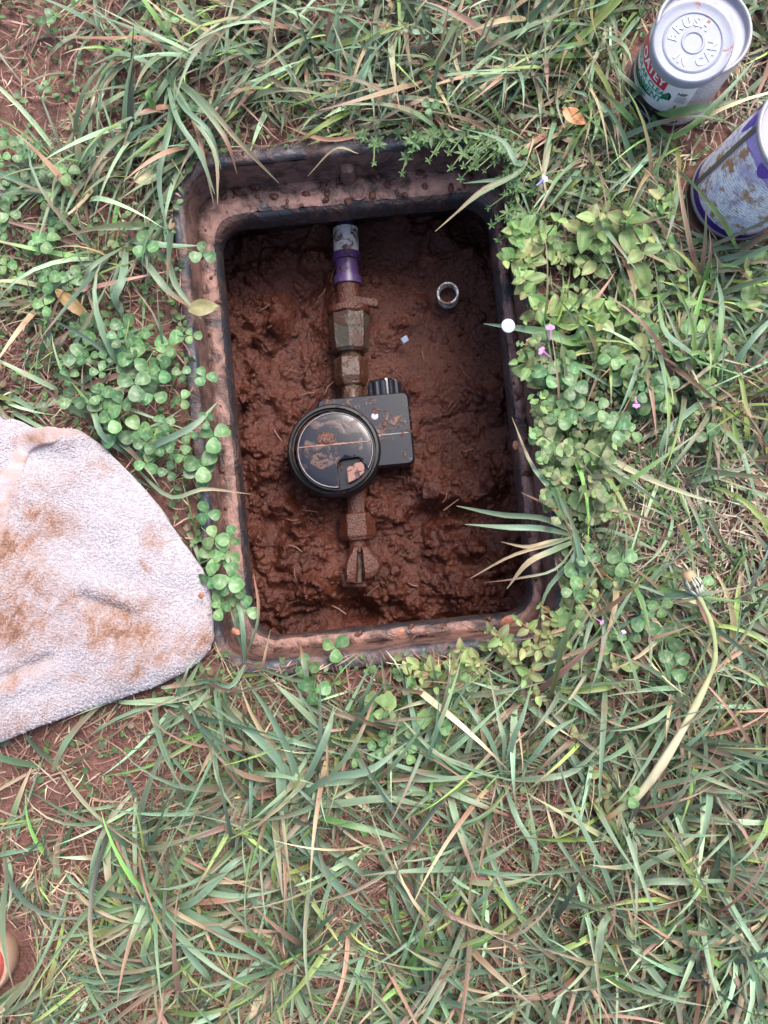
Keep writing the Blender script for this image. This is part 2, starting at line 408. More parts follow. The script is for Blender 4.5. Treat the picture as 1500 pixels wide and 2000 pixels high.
# ------------------------------------------------------------------ meter box
def rr_loop(off, z, seg=64, cseg=14, seed=0, amp=0.0):
    """rounded rectangle 'off' outside the opening, in the box frame"""
    hl, hr, ht, hb = BW / 2 + off_to(OL, off), BW / 2 + off_to(ORT, off), BL / 2 + off_to(OTP, off), BL / 2 + off_to(OBT, off); r = max(0.012, 0.027 + off * 0.4); pts = []
    for (cx, cy, a0) in ((hr - r, ht - r, 0), (-hl + r, ht - r, 90), (-hl + r, -hb + r, 180), (hr - r, -hb + r, 270)):
        for k in range(cseg):
            a = math.radians(a0 + 90 * k / (cseg - 1)); pts.append((cx + r * math.cos(a), cy + r * math.sin(a)))
    out = []
    n = len(pts)
    for i in range(n):
        a, b = np.array(pts[i]), np.array(pts[(i + 1) % n])
        if np.hypot(*(b - a)) > 0.05:
            for k in range(seg): out.append(a + (b - a) * k / seg)
        else: out.append(a)
    q = np.array(out); return np.column_stack([q, np.full(len(q), z)])
def loft(loops):
    n = len(loops[0]); v = np.vstack(loops); k = np.arange(n); f = []
    for i in range(len(loops) - 1):
        f.append(np.stack([i * n + k, i * n + (k + 1) % n, (i + 1) * n + (k + 1) % n, (i + 1) * n + k], -1))
    return v, np.vstack(f)
def build_box():
    t = empty('meter_box', (BC[0], BC[1], 0), BR)
    tag(t, 'open black plastic water meter box smeared with red mud, sunk in the lawn', 'meter box')
    def part(name, prof, mat, amp=0.0, sc=60, sub=1):
        pr = np.array(prof, float)
        if sub > 1:
            q = []
            for a, b in zip(pr[:-1], pr[1:]):
                for k in range(sub): q.append(a + (b - a) * k / sub)
            q.append(pr[-1]); pr = np.array(q)
        v, f = loft([rr_loop(o, z) for o, z in pr])
        if amp:
            d = amp * (fbm(v[:, 0] * sc, v[:, 1] * sc, 4, 31)); v[:, 2] += d; v[:, 0] += d * 0.5; v[:, 1] += d * 0.5
        return mk(name, v, f, mat, t)
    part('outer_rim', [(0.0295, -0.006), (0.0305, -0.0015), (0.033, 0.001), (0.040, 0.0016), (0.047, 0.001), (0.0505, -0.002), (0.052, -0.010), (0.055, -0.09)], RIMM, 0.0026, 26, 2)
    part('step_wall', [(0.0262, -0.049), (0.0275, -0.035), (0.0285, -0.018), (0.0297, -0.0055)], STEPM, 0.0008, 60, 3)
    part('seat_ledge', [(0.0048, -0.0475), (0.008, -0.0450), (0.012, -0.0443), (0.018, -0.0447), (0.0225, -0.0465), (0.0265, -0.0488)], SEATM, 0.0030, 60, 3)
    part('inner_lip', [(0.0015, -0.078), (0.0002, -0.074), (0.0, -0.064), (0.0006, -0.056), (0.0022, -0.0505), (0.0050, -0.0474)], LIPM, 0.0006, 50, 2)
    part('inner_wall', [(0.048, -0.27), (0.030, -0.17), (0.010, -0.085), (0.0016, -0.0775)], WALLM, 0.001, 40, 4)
    def lp(px, py, z):
        q = G(px, py, z); return to_box(q[0], q[1])
    u, v_ = lp(681, 352, -0.046)
    v, f, _ = lathe([(0.0085, 0), (0.0082, 0.022), (0.007, 0.027), (0.003, 0.029)], 20, True)
    mk('locking_post', rough(v, 0.0006, 150), f, STEPM, t, loc=(float(u), float(v_) + 0.002, -0.048))
    u, v_ = lp(700, 376, -0.044)
    v, f, _ = lathe([(0.009, 0), (0.009, 0.0025), (0.0075, 0.003), (0.006, 0.0012), (0.002, 0.0012)], 24, True)
    mk('seat_boss', v, f, SEATM, t, loc=(float(u), float(v_), -0.0447))
    # lumps of mud left on the ledge
    vs, fs, n0 = [], [], 0
    for k in range(120):
        s = random.choice((-1, 1)); side = random.random()
        o_ = random.uniform(0.006, 0.026)
        if side < 0.45: q = (s * (BW / 2 + off_to(OL if s < 0 else ORT, o_)), random.uniform(-BL / 2, BL / 2))
        else: q = (random.uniform(-BW / 2, BW / 2), (BL / 2 + off_to(OTP, o_)) if random.random() < 0.7 else -(BL / 2 + off_to(OBT, o_)))
        r = random.uniform(0.001, 0.004) * (1.3 if q[1] > BL / 2 else 0.9); ax = random.uniform(0.6, 1.7)
        vv, ff, _ = lathe([(1, -0.15), (0.95, 0.25), (0.62, 0.6), (0.2, 0.72)], 8, True)
        a = np.array(vv) * (r * ax, r / ax ** 0.5, r * 0.8); a = rough(a, r * 0.5, 0.7 / r, k); an = random.uniform(0, 6.3)
        a = a @ np.array([[math.cos(an), math.sin(an), 0], [-math.sin(an), math.cos(an), 0], [0, 0, 1]])
        vs.append(a + (q[0], q[1], -0.0455)); fs += [tuple(i + n0 for i in q_) for q_ in ff]; n0 += len(a)
    o = mk('mud_crumbs', np.vstack(vs), fs, MUDCAKE, t); o['kind'] = 'stuff'
build_box()

# ------------------------------------------------------------------ pipes and meter
AX0, AX1 = G(674, 430, -0.142), G(703, 1150, -0.142)
def on_axis(py, dz=0.0):
    """point on the pipe line whose view height is the photo row py"""
    Yr = G(690, py, -0.142)[1]; t = (Yr - AX0[1]) / (AX1[1] - AX0[1]); q = AX0 + (AX1 - AX0) * t
    return Vector((q[0], q[1], -0.142 + dz))
PXM = 0.00059
def turned(name, rows, mat, parent, n=32, amp=0.0, dz=0.0, seed=0, smooth=True, caps=True):
    """a piece turned about the pipe line; rows are (photo row, radius in photo units)"""
    p0 = on_axis(rows[0][0], dz); p1 = on_axis(rows[-1][0], dz); m = align(p0, p1); L = (p1 - p0).length
    prof = [(r * PXM, (on_axis(y, dz) - p0).length) for y, r in rows]
    v, f, _ = lathe(prof, n, caps, caps)
    v = np.array(v)
    if amp: v = rough(v, amp, 120, seed)
    o = mk(name, xf(v, m) - np.array(parent.location), f, mat, parent, smooth)
    return o
def bevel(o, w_=0.0008, seg=2):
    b = o.modifiers.new('bevel', 'BEVEL'); b.width = w_; b.segments = seg; b.limit_method = 'ANGLE'; b.angle_limit = math.radians(35); return o
def boxm(sx, sy, sz):
    v = [(x * sx / 2, y * sy / 2, z * sz) for z in (0, 1) for (x, y) in ((-1, -1), (1, -1), (1, 1), (-1, 1))]
    return v, [(3, 2, 1, 0), (4, 5, 6, 7), (0, 1, 5, 4), (1, 2, 6, 5), (2, 3, 7, 6), (3, 0, 4, 7)]

def build_supply():
    t = empty('supply_pipe', on_axis(600, -0.02)); tag(t, 'muddy supply pipe with white and purple joint above the meter', 'pipe')
    turned('purple_pipe_end', [(395, 17), (448, 17)], PURPLE, t)
    turned('white_sleeve', [(447, 22), (448, 25), (498, 25.5), (499, 22)], PVC, t)
    turned('purple_coupling', [(496, 23), (496.5, 28.5), (510, 29), (511, 23.5), (541, 23.5), (542, 28), (557, 28), (558, 23)], PURPLE, t)
    turned('muddy_pipe', [(556, 23), (570, 24), (590, 25), (606, 26)], MUDCAKE, t, amp=0.002, seed=3)
    v, f = boxm(0.036, 0.011, 0.007); a = rough(v, 0.002, 90)
    o = mk('valve_handle', xf(a, Matrix.Translation(on_axis(594, 0.006) + Vector((0.018, 0, 0)) - t.location) @ Matrix.Rotation(-0.15, 4, 'Z')), f, MUDCAKE, t); bevel(o, 0.003, 3)
    turned('adapter_collar', [(600, 34), (602, 42), (614, 43), (617, 40)], MUDCAKE, t, amp=0.0012, seed=5)
    turned('adapter_body', [(612, 41), (640, 41), (660, 39.5), (684, 37), (690, 31)], GREYF, t, 8, 0.0004, smooth=False)
    turned('nipple', [(686, 21), (690, 23), (694, 21), (698, 23), (704, 21)], BRASS, t, amp=0.0005)
    bevel(turned('coupling_nut', [(699, 29), (703, 35), (738, 35), (752, 30), (756, 26)], BRASS, t, 6, 0.0004, smooth=False), 0.0012)
    turned('meter_spud', [(753, 22), (762, 21), (790, 22)], BRASS, t, amp=0.0005)
build_supply()

def build_valve():
    t = empty('outlet_valve', on_axis(1090, -0.02)); tag(t, 'mud covered shutoff valve with locking wing below the meter', 'valve')
    turned('outlet_spud', [(930, 25), (955, 23), (985, 20), (1006, 22)], MUDCAKE, t, amp=0.0015, seed=2)
    bevel(turned('coupling_nut', [(1002, 30), (1006, 36), (1046, 36), (1056, 30)], MUDCAKE, t, 6, 0.0016, smooth=False), 0.0012)
    turned('valve_neck', [(1052, 22), (1066, 17), (1078, 21)], MUDCAKE, t, amp=0.001)
    # wing: two lugs with a slot between
    for pl, sd_ in (([(691, 1066), (682, 1080), (675, 1100), (673, 1122), (677, 1139), (698, 1141), (700, 1110), (699, 1085), (702, 1066)], 3), ([(704, 1066), (716, 1067), (727, 1076), (741, 1089), (747, 1104), (741, 1119), (727, 1128), (710, 1134), (707, 1110), (706, 1085)], 6)):
        n = len(pl); vv = []; cx = sum(p[0] for p in pl) / n; cy = sum(p[1] for p in pl) / n
        for k_, z_ in ((1.0, -0.155), (1.02, -0.134), (0.93, -0.1265), (0.70, -0.1235)): vv += [tuple(G(cx + (a - cx) * k_, cy + (b - cy) * k_, -0.13)[:2]) + (z_,) for a, b in pl]
        ff = [(i_ * n + (q + 1) % n, i_ * n + q, (i_ + 1) * n + q, (i_ + 1) * n + (q + 1) % n) for i_ in range(3) for q in range(n)] + [tuple(reversed(range(3 * n, 4 * n)))]
        mk('locking_lug', rough(vv, 0.0012, 140, sd_) - np.array(t.location), ff, MUDCAKE, t)
    v, f = boxm(0.010, 0.038, 0.010)
    o = mk('valve_stem', np.array(v) + np.array(on_axis(1108, -0.004) - t.location), f, GREYF, t); bevel(o, 0.002)
    v, f = boxm(0.030, 0.016, 0.014)
    o = mk('valve_foot', rough(v, 0.002, 80) + np.array(on_axis(1134, -0.012) - t.location) + (-0.006, 0, 0), f, MUDCAKE, t); bevel(o, 0.003, 3)
build_valve()

def build_meter():
    o0 = G(655, 879, -0.070); t = empty('water_meter', (o0[0], o0[1], -0.165), math.radians(5.4))
    tag(t, 'black plastic water meter with round lid, splashed with mud', 'water meter')
    top = 0.095
    v, f, _ = lathe([(0.046, 0), (0.047, 0.02), (0.045, 0.05)], 40, True)
    mk('meter_body', rough(v, 0.001, 60), f, BRASS, t)
    v, f, _ = lathe([(0.050, 0.028), (0.0525, 0.032), (0.0525, 0.060), (0.0515, 0.066), (0.0495, 0.070), (0.0468, 0.0705), (0.0462, 0.066), (0.0445, 0.066)], 72)
    mk('register_collar', np.array(v) + (-0.003, 0.004, 0), f, m_dirty('collar_plastic', (0.004, 0.004, 0.006), 0.56, 0.70, (0.10, 0.045, 0.034), 0.55, 0, 60, 0.6), t)
    v, f, _ = lathe([(0.043, 0.05), (0.0432, 0.078), (0.0425, 0.0865), (0.0395, 0.0865), (0.0390, 0.0830), (0.002, 0.0828)], 72, True)
    mk('register_drum', v, f, BLACK, t)
    # lid: domed disc with a finger notch cut out of its lower right
    R = 0.0405; rings = [(1.0, -0.005), (1.0, -0.001), (0.985, 0.0000), (0.955, 0.0003), (0.8, 0.0007), (0.5, 0.0013), (0.25, 0.0016), (0.0, 0.0017)]
    seam = 0.006
    v, f, _ = lathe([(r * R, z) for r, z in rings[:-1]], 96, True)
    v = np.array(v)
    # notch: push the vertices of the notch down
    nx_, ny_ = v[:, 0] - 0.0155, v[:, 1] + 0.030
    lid = mk('register_lid', v + (0, 0, top), f, LIDM, t)
    # notch recess as a dark cup set into the lid and the tab in it
    def plate(pts, z0, z1, name, mat, par, bev=0.0008):
        n = len(pts); vv = [(x, y, z0) for x, y in pts] + [(x, y, z1) for x, y in pts]
        ff = [tuple(range(n, 2 * n)), tuple(reversed(range(n)))] + [(i, (i + 1) % n, n + (i + 1) % n, n + i) for i in range(n)]
        return bevel(mk(name, vv, ff, mat, par, False), bev)
    def arc(cx, cy, r, a0, a1, n): return [(cx + r * math.cos(math.radians(a0 + (a1 - a0) * k / n)), cy + r * math.sin(math.radians(a0 + (a1 - a0) * k / n))) for k in range(n + 1)]
    notch = arc(0.0085, -0.0180, 0.0085, 180, 95, 8) + [(0.0230, -0.0088)] + arc(0, 0, 0.0412, -36, -88, 12)
    rn = list(reversed(notch)); cutter_v = [(x, y, top - 0.012) for x, y in rn] + [(x, y, top + 0.01) for x, y in rn]; n = len(rn)
    cut = mk('notch_cutter', cutter_v, [tuple(range(n, 2 * n)), tuple(reversed(range(n)))] + [(i, (i + 1) % n, n + (i + 1) % n, n + i) for i in range(n)], None, t, False)
    # solid lid for the boolean
    lid.data.clear_geometry()
    v, f, _ = lathe([(r * R, z) for r, z in [(0.9, -0.006)] + rings[:-1]], 96, True, True)
    lid.data.from_pydata([tuple(map(float, p)) for p in np.array(v) + (0, 0, top)], [], f); lid.data.update()
    lid.data.polygons.foreach_set('use_smooth', np.full(len(lid.data.polygons), True))
    b = lid.modifiers.new('cut', 'BOOLEAN'); b.operation = 'DIFFERENCE'; b.object = cut; b.solver = 'EXACT'
    dg = bpy.context.evaluated_depsgraph_get(); dg.update()
    nm = bpy.data.meshes.new_from_object(lid.evaluated_get(dg)); lid.modifiers.clear(); old = lid.data; lid.data = nm; nm.name = 'register_lid'
    bpy.data.objects.remove(cut)
    # pale line along the edge of the lid and the notch
    v, f = tube([(p[0], p[1], top + 0.0006) for p in arc(0, 0, 0.0399, -34, 270, 90)], 0.0004, 5)
    EDGE = m_plain('pale_edge', (0.30, 0.27, 0.27), 0.4, 0, 0.3)
    mk('pale_lid_edge', v, f, EDGE, lid)
    v, f = tube([(p[0] - 0.0002, p[1] + 0.0002, top + 0.0008) for p in notch[:-13]], 0.0004, 5)
    mk('notch_edge', v, f, EDGE, lid)
    # hinge seam across the lid with mud in it
    v, f = tube([(x, seam + 0.0002 * math.sin(x * 900), top + 0.0014 - 0.4 * abs(x) ** 2) for x in np.linspace(-0.0385, 0.0385, 40)], [0.0006 + 0.0007 * abs(math.sin(x * 140 + 1)) * (abs(x) < 0.02) for x in np.linspace(-0.0385, 0.0385, 40)], 6)
    mk('hinge_seam', v, f, m_plain('dried_mud', (0.30, 0.16, 0.12), 0.7, 0, 0.3, 200, 0.0006), lid)
    tab = plate([(0.0105, -0.0365), (0.0100, -0.0215), (0.0125, -0.0185), (0.0175, -0.0190), (0.0185, -0.0160), (0.0270, -0.0150), (0.0295, -0.0180), (0.0290, -0.0265), (0.0215, -0.0325)], top - 0.012, top - 0.0005, 'finger_tab', m_dirty('muddy_tab', (0.02, 0.02, 0.025), 0.35, 0.5, (0.28, 0.13, 0.10), 0.3, 0, 90), t)
    # caked lumps on the lid
    for (cx, cy, rx, ry, h, sd_) in ((-0.0085, 0.0125, 0.0105, 0.008, 0.0022, 1), (-0.014, -0.009, 0.013, 0.011, 0.0006, 2)):
        v, f, _ = lathe([(1, -0.1), (0.93, 0.5), (0.7, 0.8), (0.4, 1.0), (0.12, 1.05)], 26, True); a = np.array(v)
        ang = np.arctan2(a[:, 1], a[:, 0]); k = 1 + 0.28 * perlin(np.cos(ang) * 2.2 + sd_ * 5, np.sin(ang) * 2.2, sd_)
        a[:, 0] *= rx * k; a[:, 1] *= ry * k; a[:, 2] *= h; a[:, 2] += 0.0012 * fbm(a[:, 0] * 300, a[:, 1] * 300, 3, sd_) * (a[:, 2] > 0.0003)
        mk('mud_patch', a + (cx, cy, top + 0.0008), f, (MUDCAKE if sd_ == 1 else m_plain('dried_mud_patch', (0.115, 0.07, 0.055), 0.75, 0, 0.4, 300, 0.0009)), lid)
    # housing of the reader
    hx, hy, sx, sy, hz = 0.034, 0.022, 0.104, 0.082, 0.062
    pts = []
    for (cx, cy, a0) in ((hx + sx / 2 - 0.006, hy + sy / 2 - 0.006, 0), (hx - sx / 2 + 0.006, hy + sy / 2 - 0.006, 90), (hx - sx / 2 + 0.006, hy - sy / 2 + 0.006, 180), (hx + sx / 2 - 0.006, hy - sy / 2 + 0.006, 270)):
        pts += [(cx + 0.006 * math.cos(math.radians(a0 + a)), cy + 0.006 * math.sin(math.radians(a0 + a))) for a in (0, 30, 60, 90)]
    def grow(p, k): return [(hx + (x - hx) * k, hy + (y - hy) * k) for x, y in p]
    n = len(pts); lv = [(1.02, 0.010), (1.0, hz - 0.006), (0.985, hz - 0.002), (0.955, hz)]
    vv = []; ff = []
    for k, z in lv: vv += [(x, y, z) for x, y in grow(pts, k)]
    for i in range(len(lv) - 1): ff += [(i * n + k, i * n + (k + 1) % n, (i + 1) * n + (k + 1) % n, (i + 1) * n + k) for k in range(n)]
    ff.append(tuple(range((len(lv) - 1) * n, len(lv) * n)))
    hs = mk('housing', vv, ff, m_dirty('housing_plastic', (0.007, 0.008, 0.015), 0.55, 0.68, (0.20, 0.095, 0.065), 0.2, 0, 70, 0.55), t, False)
    v, f = boxm(0.040, 0.0007, 0.0006); mk('housing_line', np.array(v) + (hx + 0.027, 0.0165, hz), f, EDGE, hs)
    for (x, y, r) in ((0.046, 0.043, 0.0045), (0.038, 0.031, 0.0048), (0.055, 0.028, 0.004), (0.074, 0.016, 0.0035), (-0.002, 0.050, 0.008), (0.010, 0.047, 0.006)):
        v, f, _ = lathe([(1, -0.1), (0.85, 0.4), (0.4, 0.62)], 10, True)
        a = rough(np.array(v) * (r * 0.7, r, r * 0.5), r * 0.3, 300, int(r * 9000))
        mk('mud_splash', a + (x, y, hz), f, MUDCAKE, hs)
    v, f, _ = lathe([(0.0042, 0), (0.0038, 0.001), (0.002, 0.0014)], 14, True)
    mk('droplet', np.array(v) + (0.0455, 0.038, hz - 0.0004), f, m_plain('pale_dot', (0.42, 0.38, 0.52), 0.3, 0, 0.1), hs)  # pale dome in place of a translucent droplet
    # ribbed cap on the far side
    n = 60; prof = [(0.0185, 0.0), (0.0195, 0.001), (0.0195, 0.016), (0.017, 0.019), (0.004, 0.0195)]; vv = []; ff = []
    for (r, z) in prof:
        for k in range(n):
            a = 2 * math.pi * k / n; rr = r * (1.0 if (k % 5) < 3 or r < 0.018 else 0.90); vv.append((rr * math.cos(a), z, rr * math.sin(a)))
    for i in range(len(prof) - 1):
        ff += [(i * n + k, (i + 1) * n + k, (i + 1) * n + (k + 1) % n, i * n + (k + 1) % n) for k in range(n)]
    ff.append(tuple(range((len(prof) - 1) * n, len(prof) * n)))
    mk('ribbed_cap', np.array(vv) + (0.060, hy + sy / 2 - 0.001, 0.040), ff, BLACK, t, False)
build_meter()

def build_stub():
    c = G(875, 578, -0.158)
    v, f, _ = lathe([(0.0128, -0.02), (0.0130, 0.016), (0.0126, 0.0175), (0.0108, 0.0175), (0.0103, 0.016), (0.0100, -0.01)], 36)
    a = np.array(v); a[:, 2] += 0.0012 * perlin(a[:, 0] * 160, a[:, 1] * 160, 2) * (a[:, 2] > 0.01)
    o = mk('pipe_stub', a, f, m_dirty('stub_pvc', (0.88, 0.87, 0.84), 0.46, 0.60, (0.30, 0.17, 0.09), 0.35, 0, 110), loc=c, rot=(0.12, -0.10, 0))
    tag(o, 'short open white plastic pipe stub poking up from the mud', 'pipe stub')
    v, f, _ = lathe([(0.0109, 0), (0.005, -0.001), (0.001, 0)], 20, True); mk('mud_plug', v, f, MUD, o)
    # flecks on the mud
    c = G(789, 664, -0.150); v, f = boxm(0.008, 0.007, 0.004)
    o = mk('stone_chip', rough(v, 0.002, 150), f, m_plain('blue_grey_stone', (0.25, 0.29, 0.40), 0.4), loc=c, rot=(0.2, 0.1, 0.5)); bevel(o, 0.001)
    tag(o, 'small blue grey stone chip on the wet mud right of the pipe', 'stone')
build_stub()

# ------------------------------------------------------------------ cans
def text_geo(s, size, extrude=0.0, bold=0.0):
    cu = bpy.data.curves.new('t', 'FONT'); cu.body = s; cu.size = size; cu.align_x = 'CENTER'; cu.extrude = extrude; cu.offset = bold; cu.resolution_u = 3
    o = bpy.data.objects.new('t', cu); COL.objects.link(o)
    dg = bpy.context.evaluated_depsgraph_get(); dg.update(); ev = o.evaluated_get(dg); me = ev.to_mesh()
    v = np.array([tuple(p.co) for p in me.vertices]); f = [tuple(p.vertices) for p in me.polygons]; ev.to_mesh_clear()
    bpy.data.objects.remove(o); bpy.data.curves.remove(cu); return v, f
def wrap(v, az, z, r, slant=0.0):
    """bend flat (x, y) print round a can of radius r"""
    a = math.radians(az) + v[:, 0] / r
    return np.column_stack([r * np.cos(a), r * np.sin(a), z + v[:, 1] + slant * v[:, 0]])
def patch(az0, az1, z0, z1, r, n=24, zf0=None, zf1=None):
    """curved sheet on a can"""
    v = []; f = []
    for k in range(n + 1):
        t = k / n; a = math.radians(az0 + (az1 - az0) * t)
        v += [(r * math.cos(a), r * math.sin(a), zf0(t) if zf0 else z0), (r * math.cos(a), r * math.sin(a), zf1(t) if zf1 else z1)]
    for k in range(n): f.append((2 * k, 2 * k + 2, 2 * k + 3, 2 * k + 1))
    uv = [(math.atan2(p[1], p[0]) * r, p[2]) for p in v]
    return v, f, uv
def m_tin(name, col=(0.33, 0.34, 0.40), dirt=0.62, metal=0.12):
    """dull tinplate with brown dirt, its sky sheen put into the base colour"""
    m = M(name); a = m.noise(45, 5, 0.6, dist=0.5); k = m.step(a, dirt, dirt + 0.06); s = m.noise(120, 5, 0.6)
    m.set(base=m.mix(k, m.mix(s, tuple(x * 0.82 for x in col), tuple(x * 1.1 for x in col)), (0.30, 0.13, 0.07)), rough=m.mix(k, m.ramp(s, [(0.3, (0.50,) * 3), (0.7, (0.66,) * 3)]), (0.8,) * 3), spec=0.25)
    m.l(m.math('MULTIPLY', m.math('SUBTRACT', 1.0, k), metal), m.b.inputs['Metallic']); m.bump(m.noise(60, 3), 0.0006); return m.m
def m_print(name, paper, ink, stain_lo, stain=(0.42, 0.19, 0.09), purple=0.0, row=0.0019):
    """rows of print too fine to read, with mud stains"""
    m = M(name); uvc = m.coord('UV'); b = m.n('ShaderNodeTexBrick')
    b.offset = 0.37; b.offset_frequency = 2; b.squash = 1.6; b.squash_frequency = 3
    for k, val in (('Scale', 1.0), ('Mortar Size', row * 0.33), ('Mortar Smooth', 0.2), ('Brick Width', row * 2.6), ('Row Height', row), ('Bias', 0.0)): b.inputs[k].default_value = val
    b.inputs['Color1'].default_value = (*ink, 1); b.inputs['Color2'].default_value = (*[x * 1.5 for x in ink], 1); b.inputs['Mortar'].default_value = (*paper, 1)
    m.l(uvc, b.inputs['Vector'])
    hole = m.step(m.noise(420, 2, 0.5, uvc), 0.50, 0.60); blank = m.step(m.noise(60, 2, 0.5, uvc), 0.62, 0.66)
    c = m.mix(hole, b.outputs['Color'], paper); c = m.mix(blank, c, paper)
    if purple:
        c = m.mix(m.math('MULTIPLY', m.step(m.noise(38, 3, 0.5, uvc, 0.6), 0.50, 0.72), purple), c, (0.22, 0.12, 0.52))
    a = m.noise(62, 9, 0.72, uvc, 0.15); k = m.step(a, stain_lo, stain_lo + 0.12)
    c = m.mix(k, c, m.mix(m.noise(300, 3), tuple(x * 0.55 for x in stain), stain))
    m.set(base=c, rough=m.mix(k, (0.3,) * 3, (0.6,) * 3)); m.bump(k, 0.0004); return m.m
def m_flat(name, col, rough=0.35, dirt=0.66):
    m = M(name); a = m.noise(90, 5, 0.6); k = m.step(a, dirt, dirt + 0.08)
    m.set(base=m.mix(k, col, m.mix(0.6, col, (0.35, 0.17, 0.10))), rough=rough); return m.m
TIN = m_tin('bare_tin'); TINP = m_tin('purple_tinged_tin', (0.36, 0.31, 0.56), 0.70); RIMT = m_tin('tin_rim', (0.34, 0.34, 0.37), 0.66, 0.4)

def can_shell(t, r, h, side, top_mat):
    v, f, uv = lathe([(r - 0.0005, 0.005)] + [(r - 0.0003 if 0.006 < z < h - 0.006 else r - 0.001, z) for z in np.linspace(0.006, h - 0.004, 8)], 72)
    uv = [(math.atan2(p[1], p[0]) * r, p[2]) for p in v]
    mk('can_side', v, f, side, t, uv=uv)
    for nm, z in (('base_rim', 0.003), ('top_rim', h - 0.002)):
        v, f, _ = lathe([(r - 0.0010 + 0.0020 * math.cos(a), z + 0.0028 * math.sin(a)) for a in np.linspace(-math.pi, math.pi, 13)], 72); mk(nm, v, f, RIMT, t)
    v, f, _ = lathe([(0.001, 0.003), (r - 0.003, 0.003), (r - 0.001, 0.0005)], 48, False, True); mk('can_bottom', v, f, RIMT, t)
    v, f, _ = lathe([(r - 0.0022, h - 0.001), (r - 0.0035, h - 0.0055), (r - 0.006, h - 0.0062), (r * 0.70, h - 0.0058), (r * 0.66, h - 0.0045), (r * 0.60, h - 0.0045), (r * 0.59, h - 0.011), (0.001, h - 0.011)], 72, True)
    mk('can_top', v, f, top_mat, t)

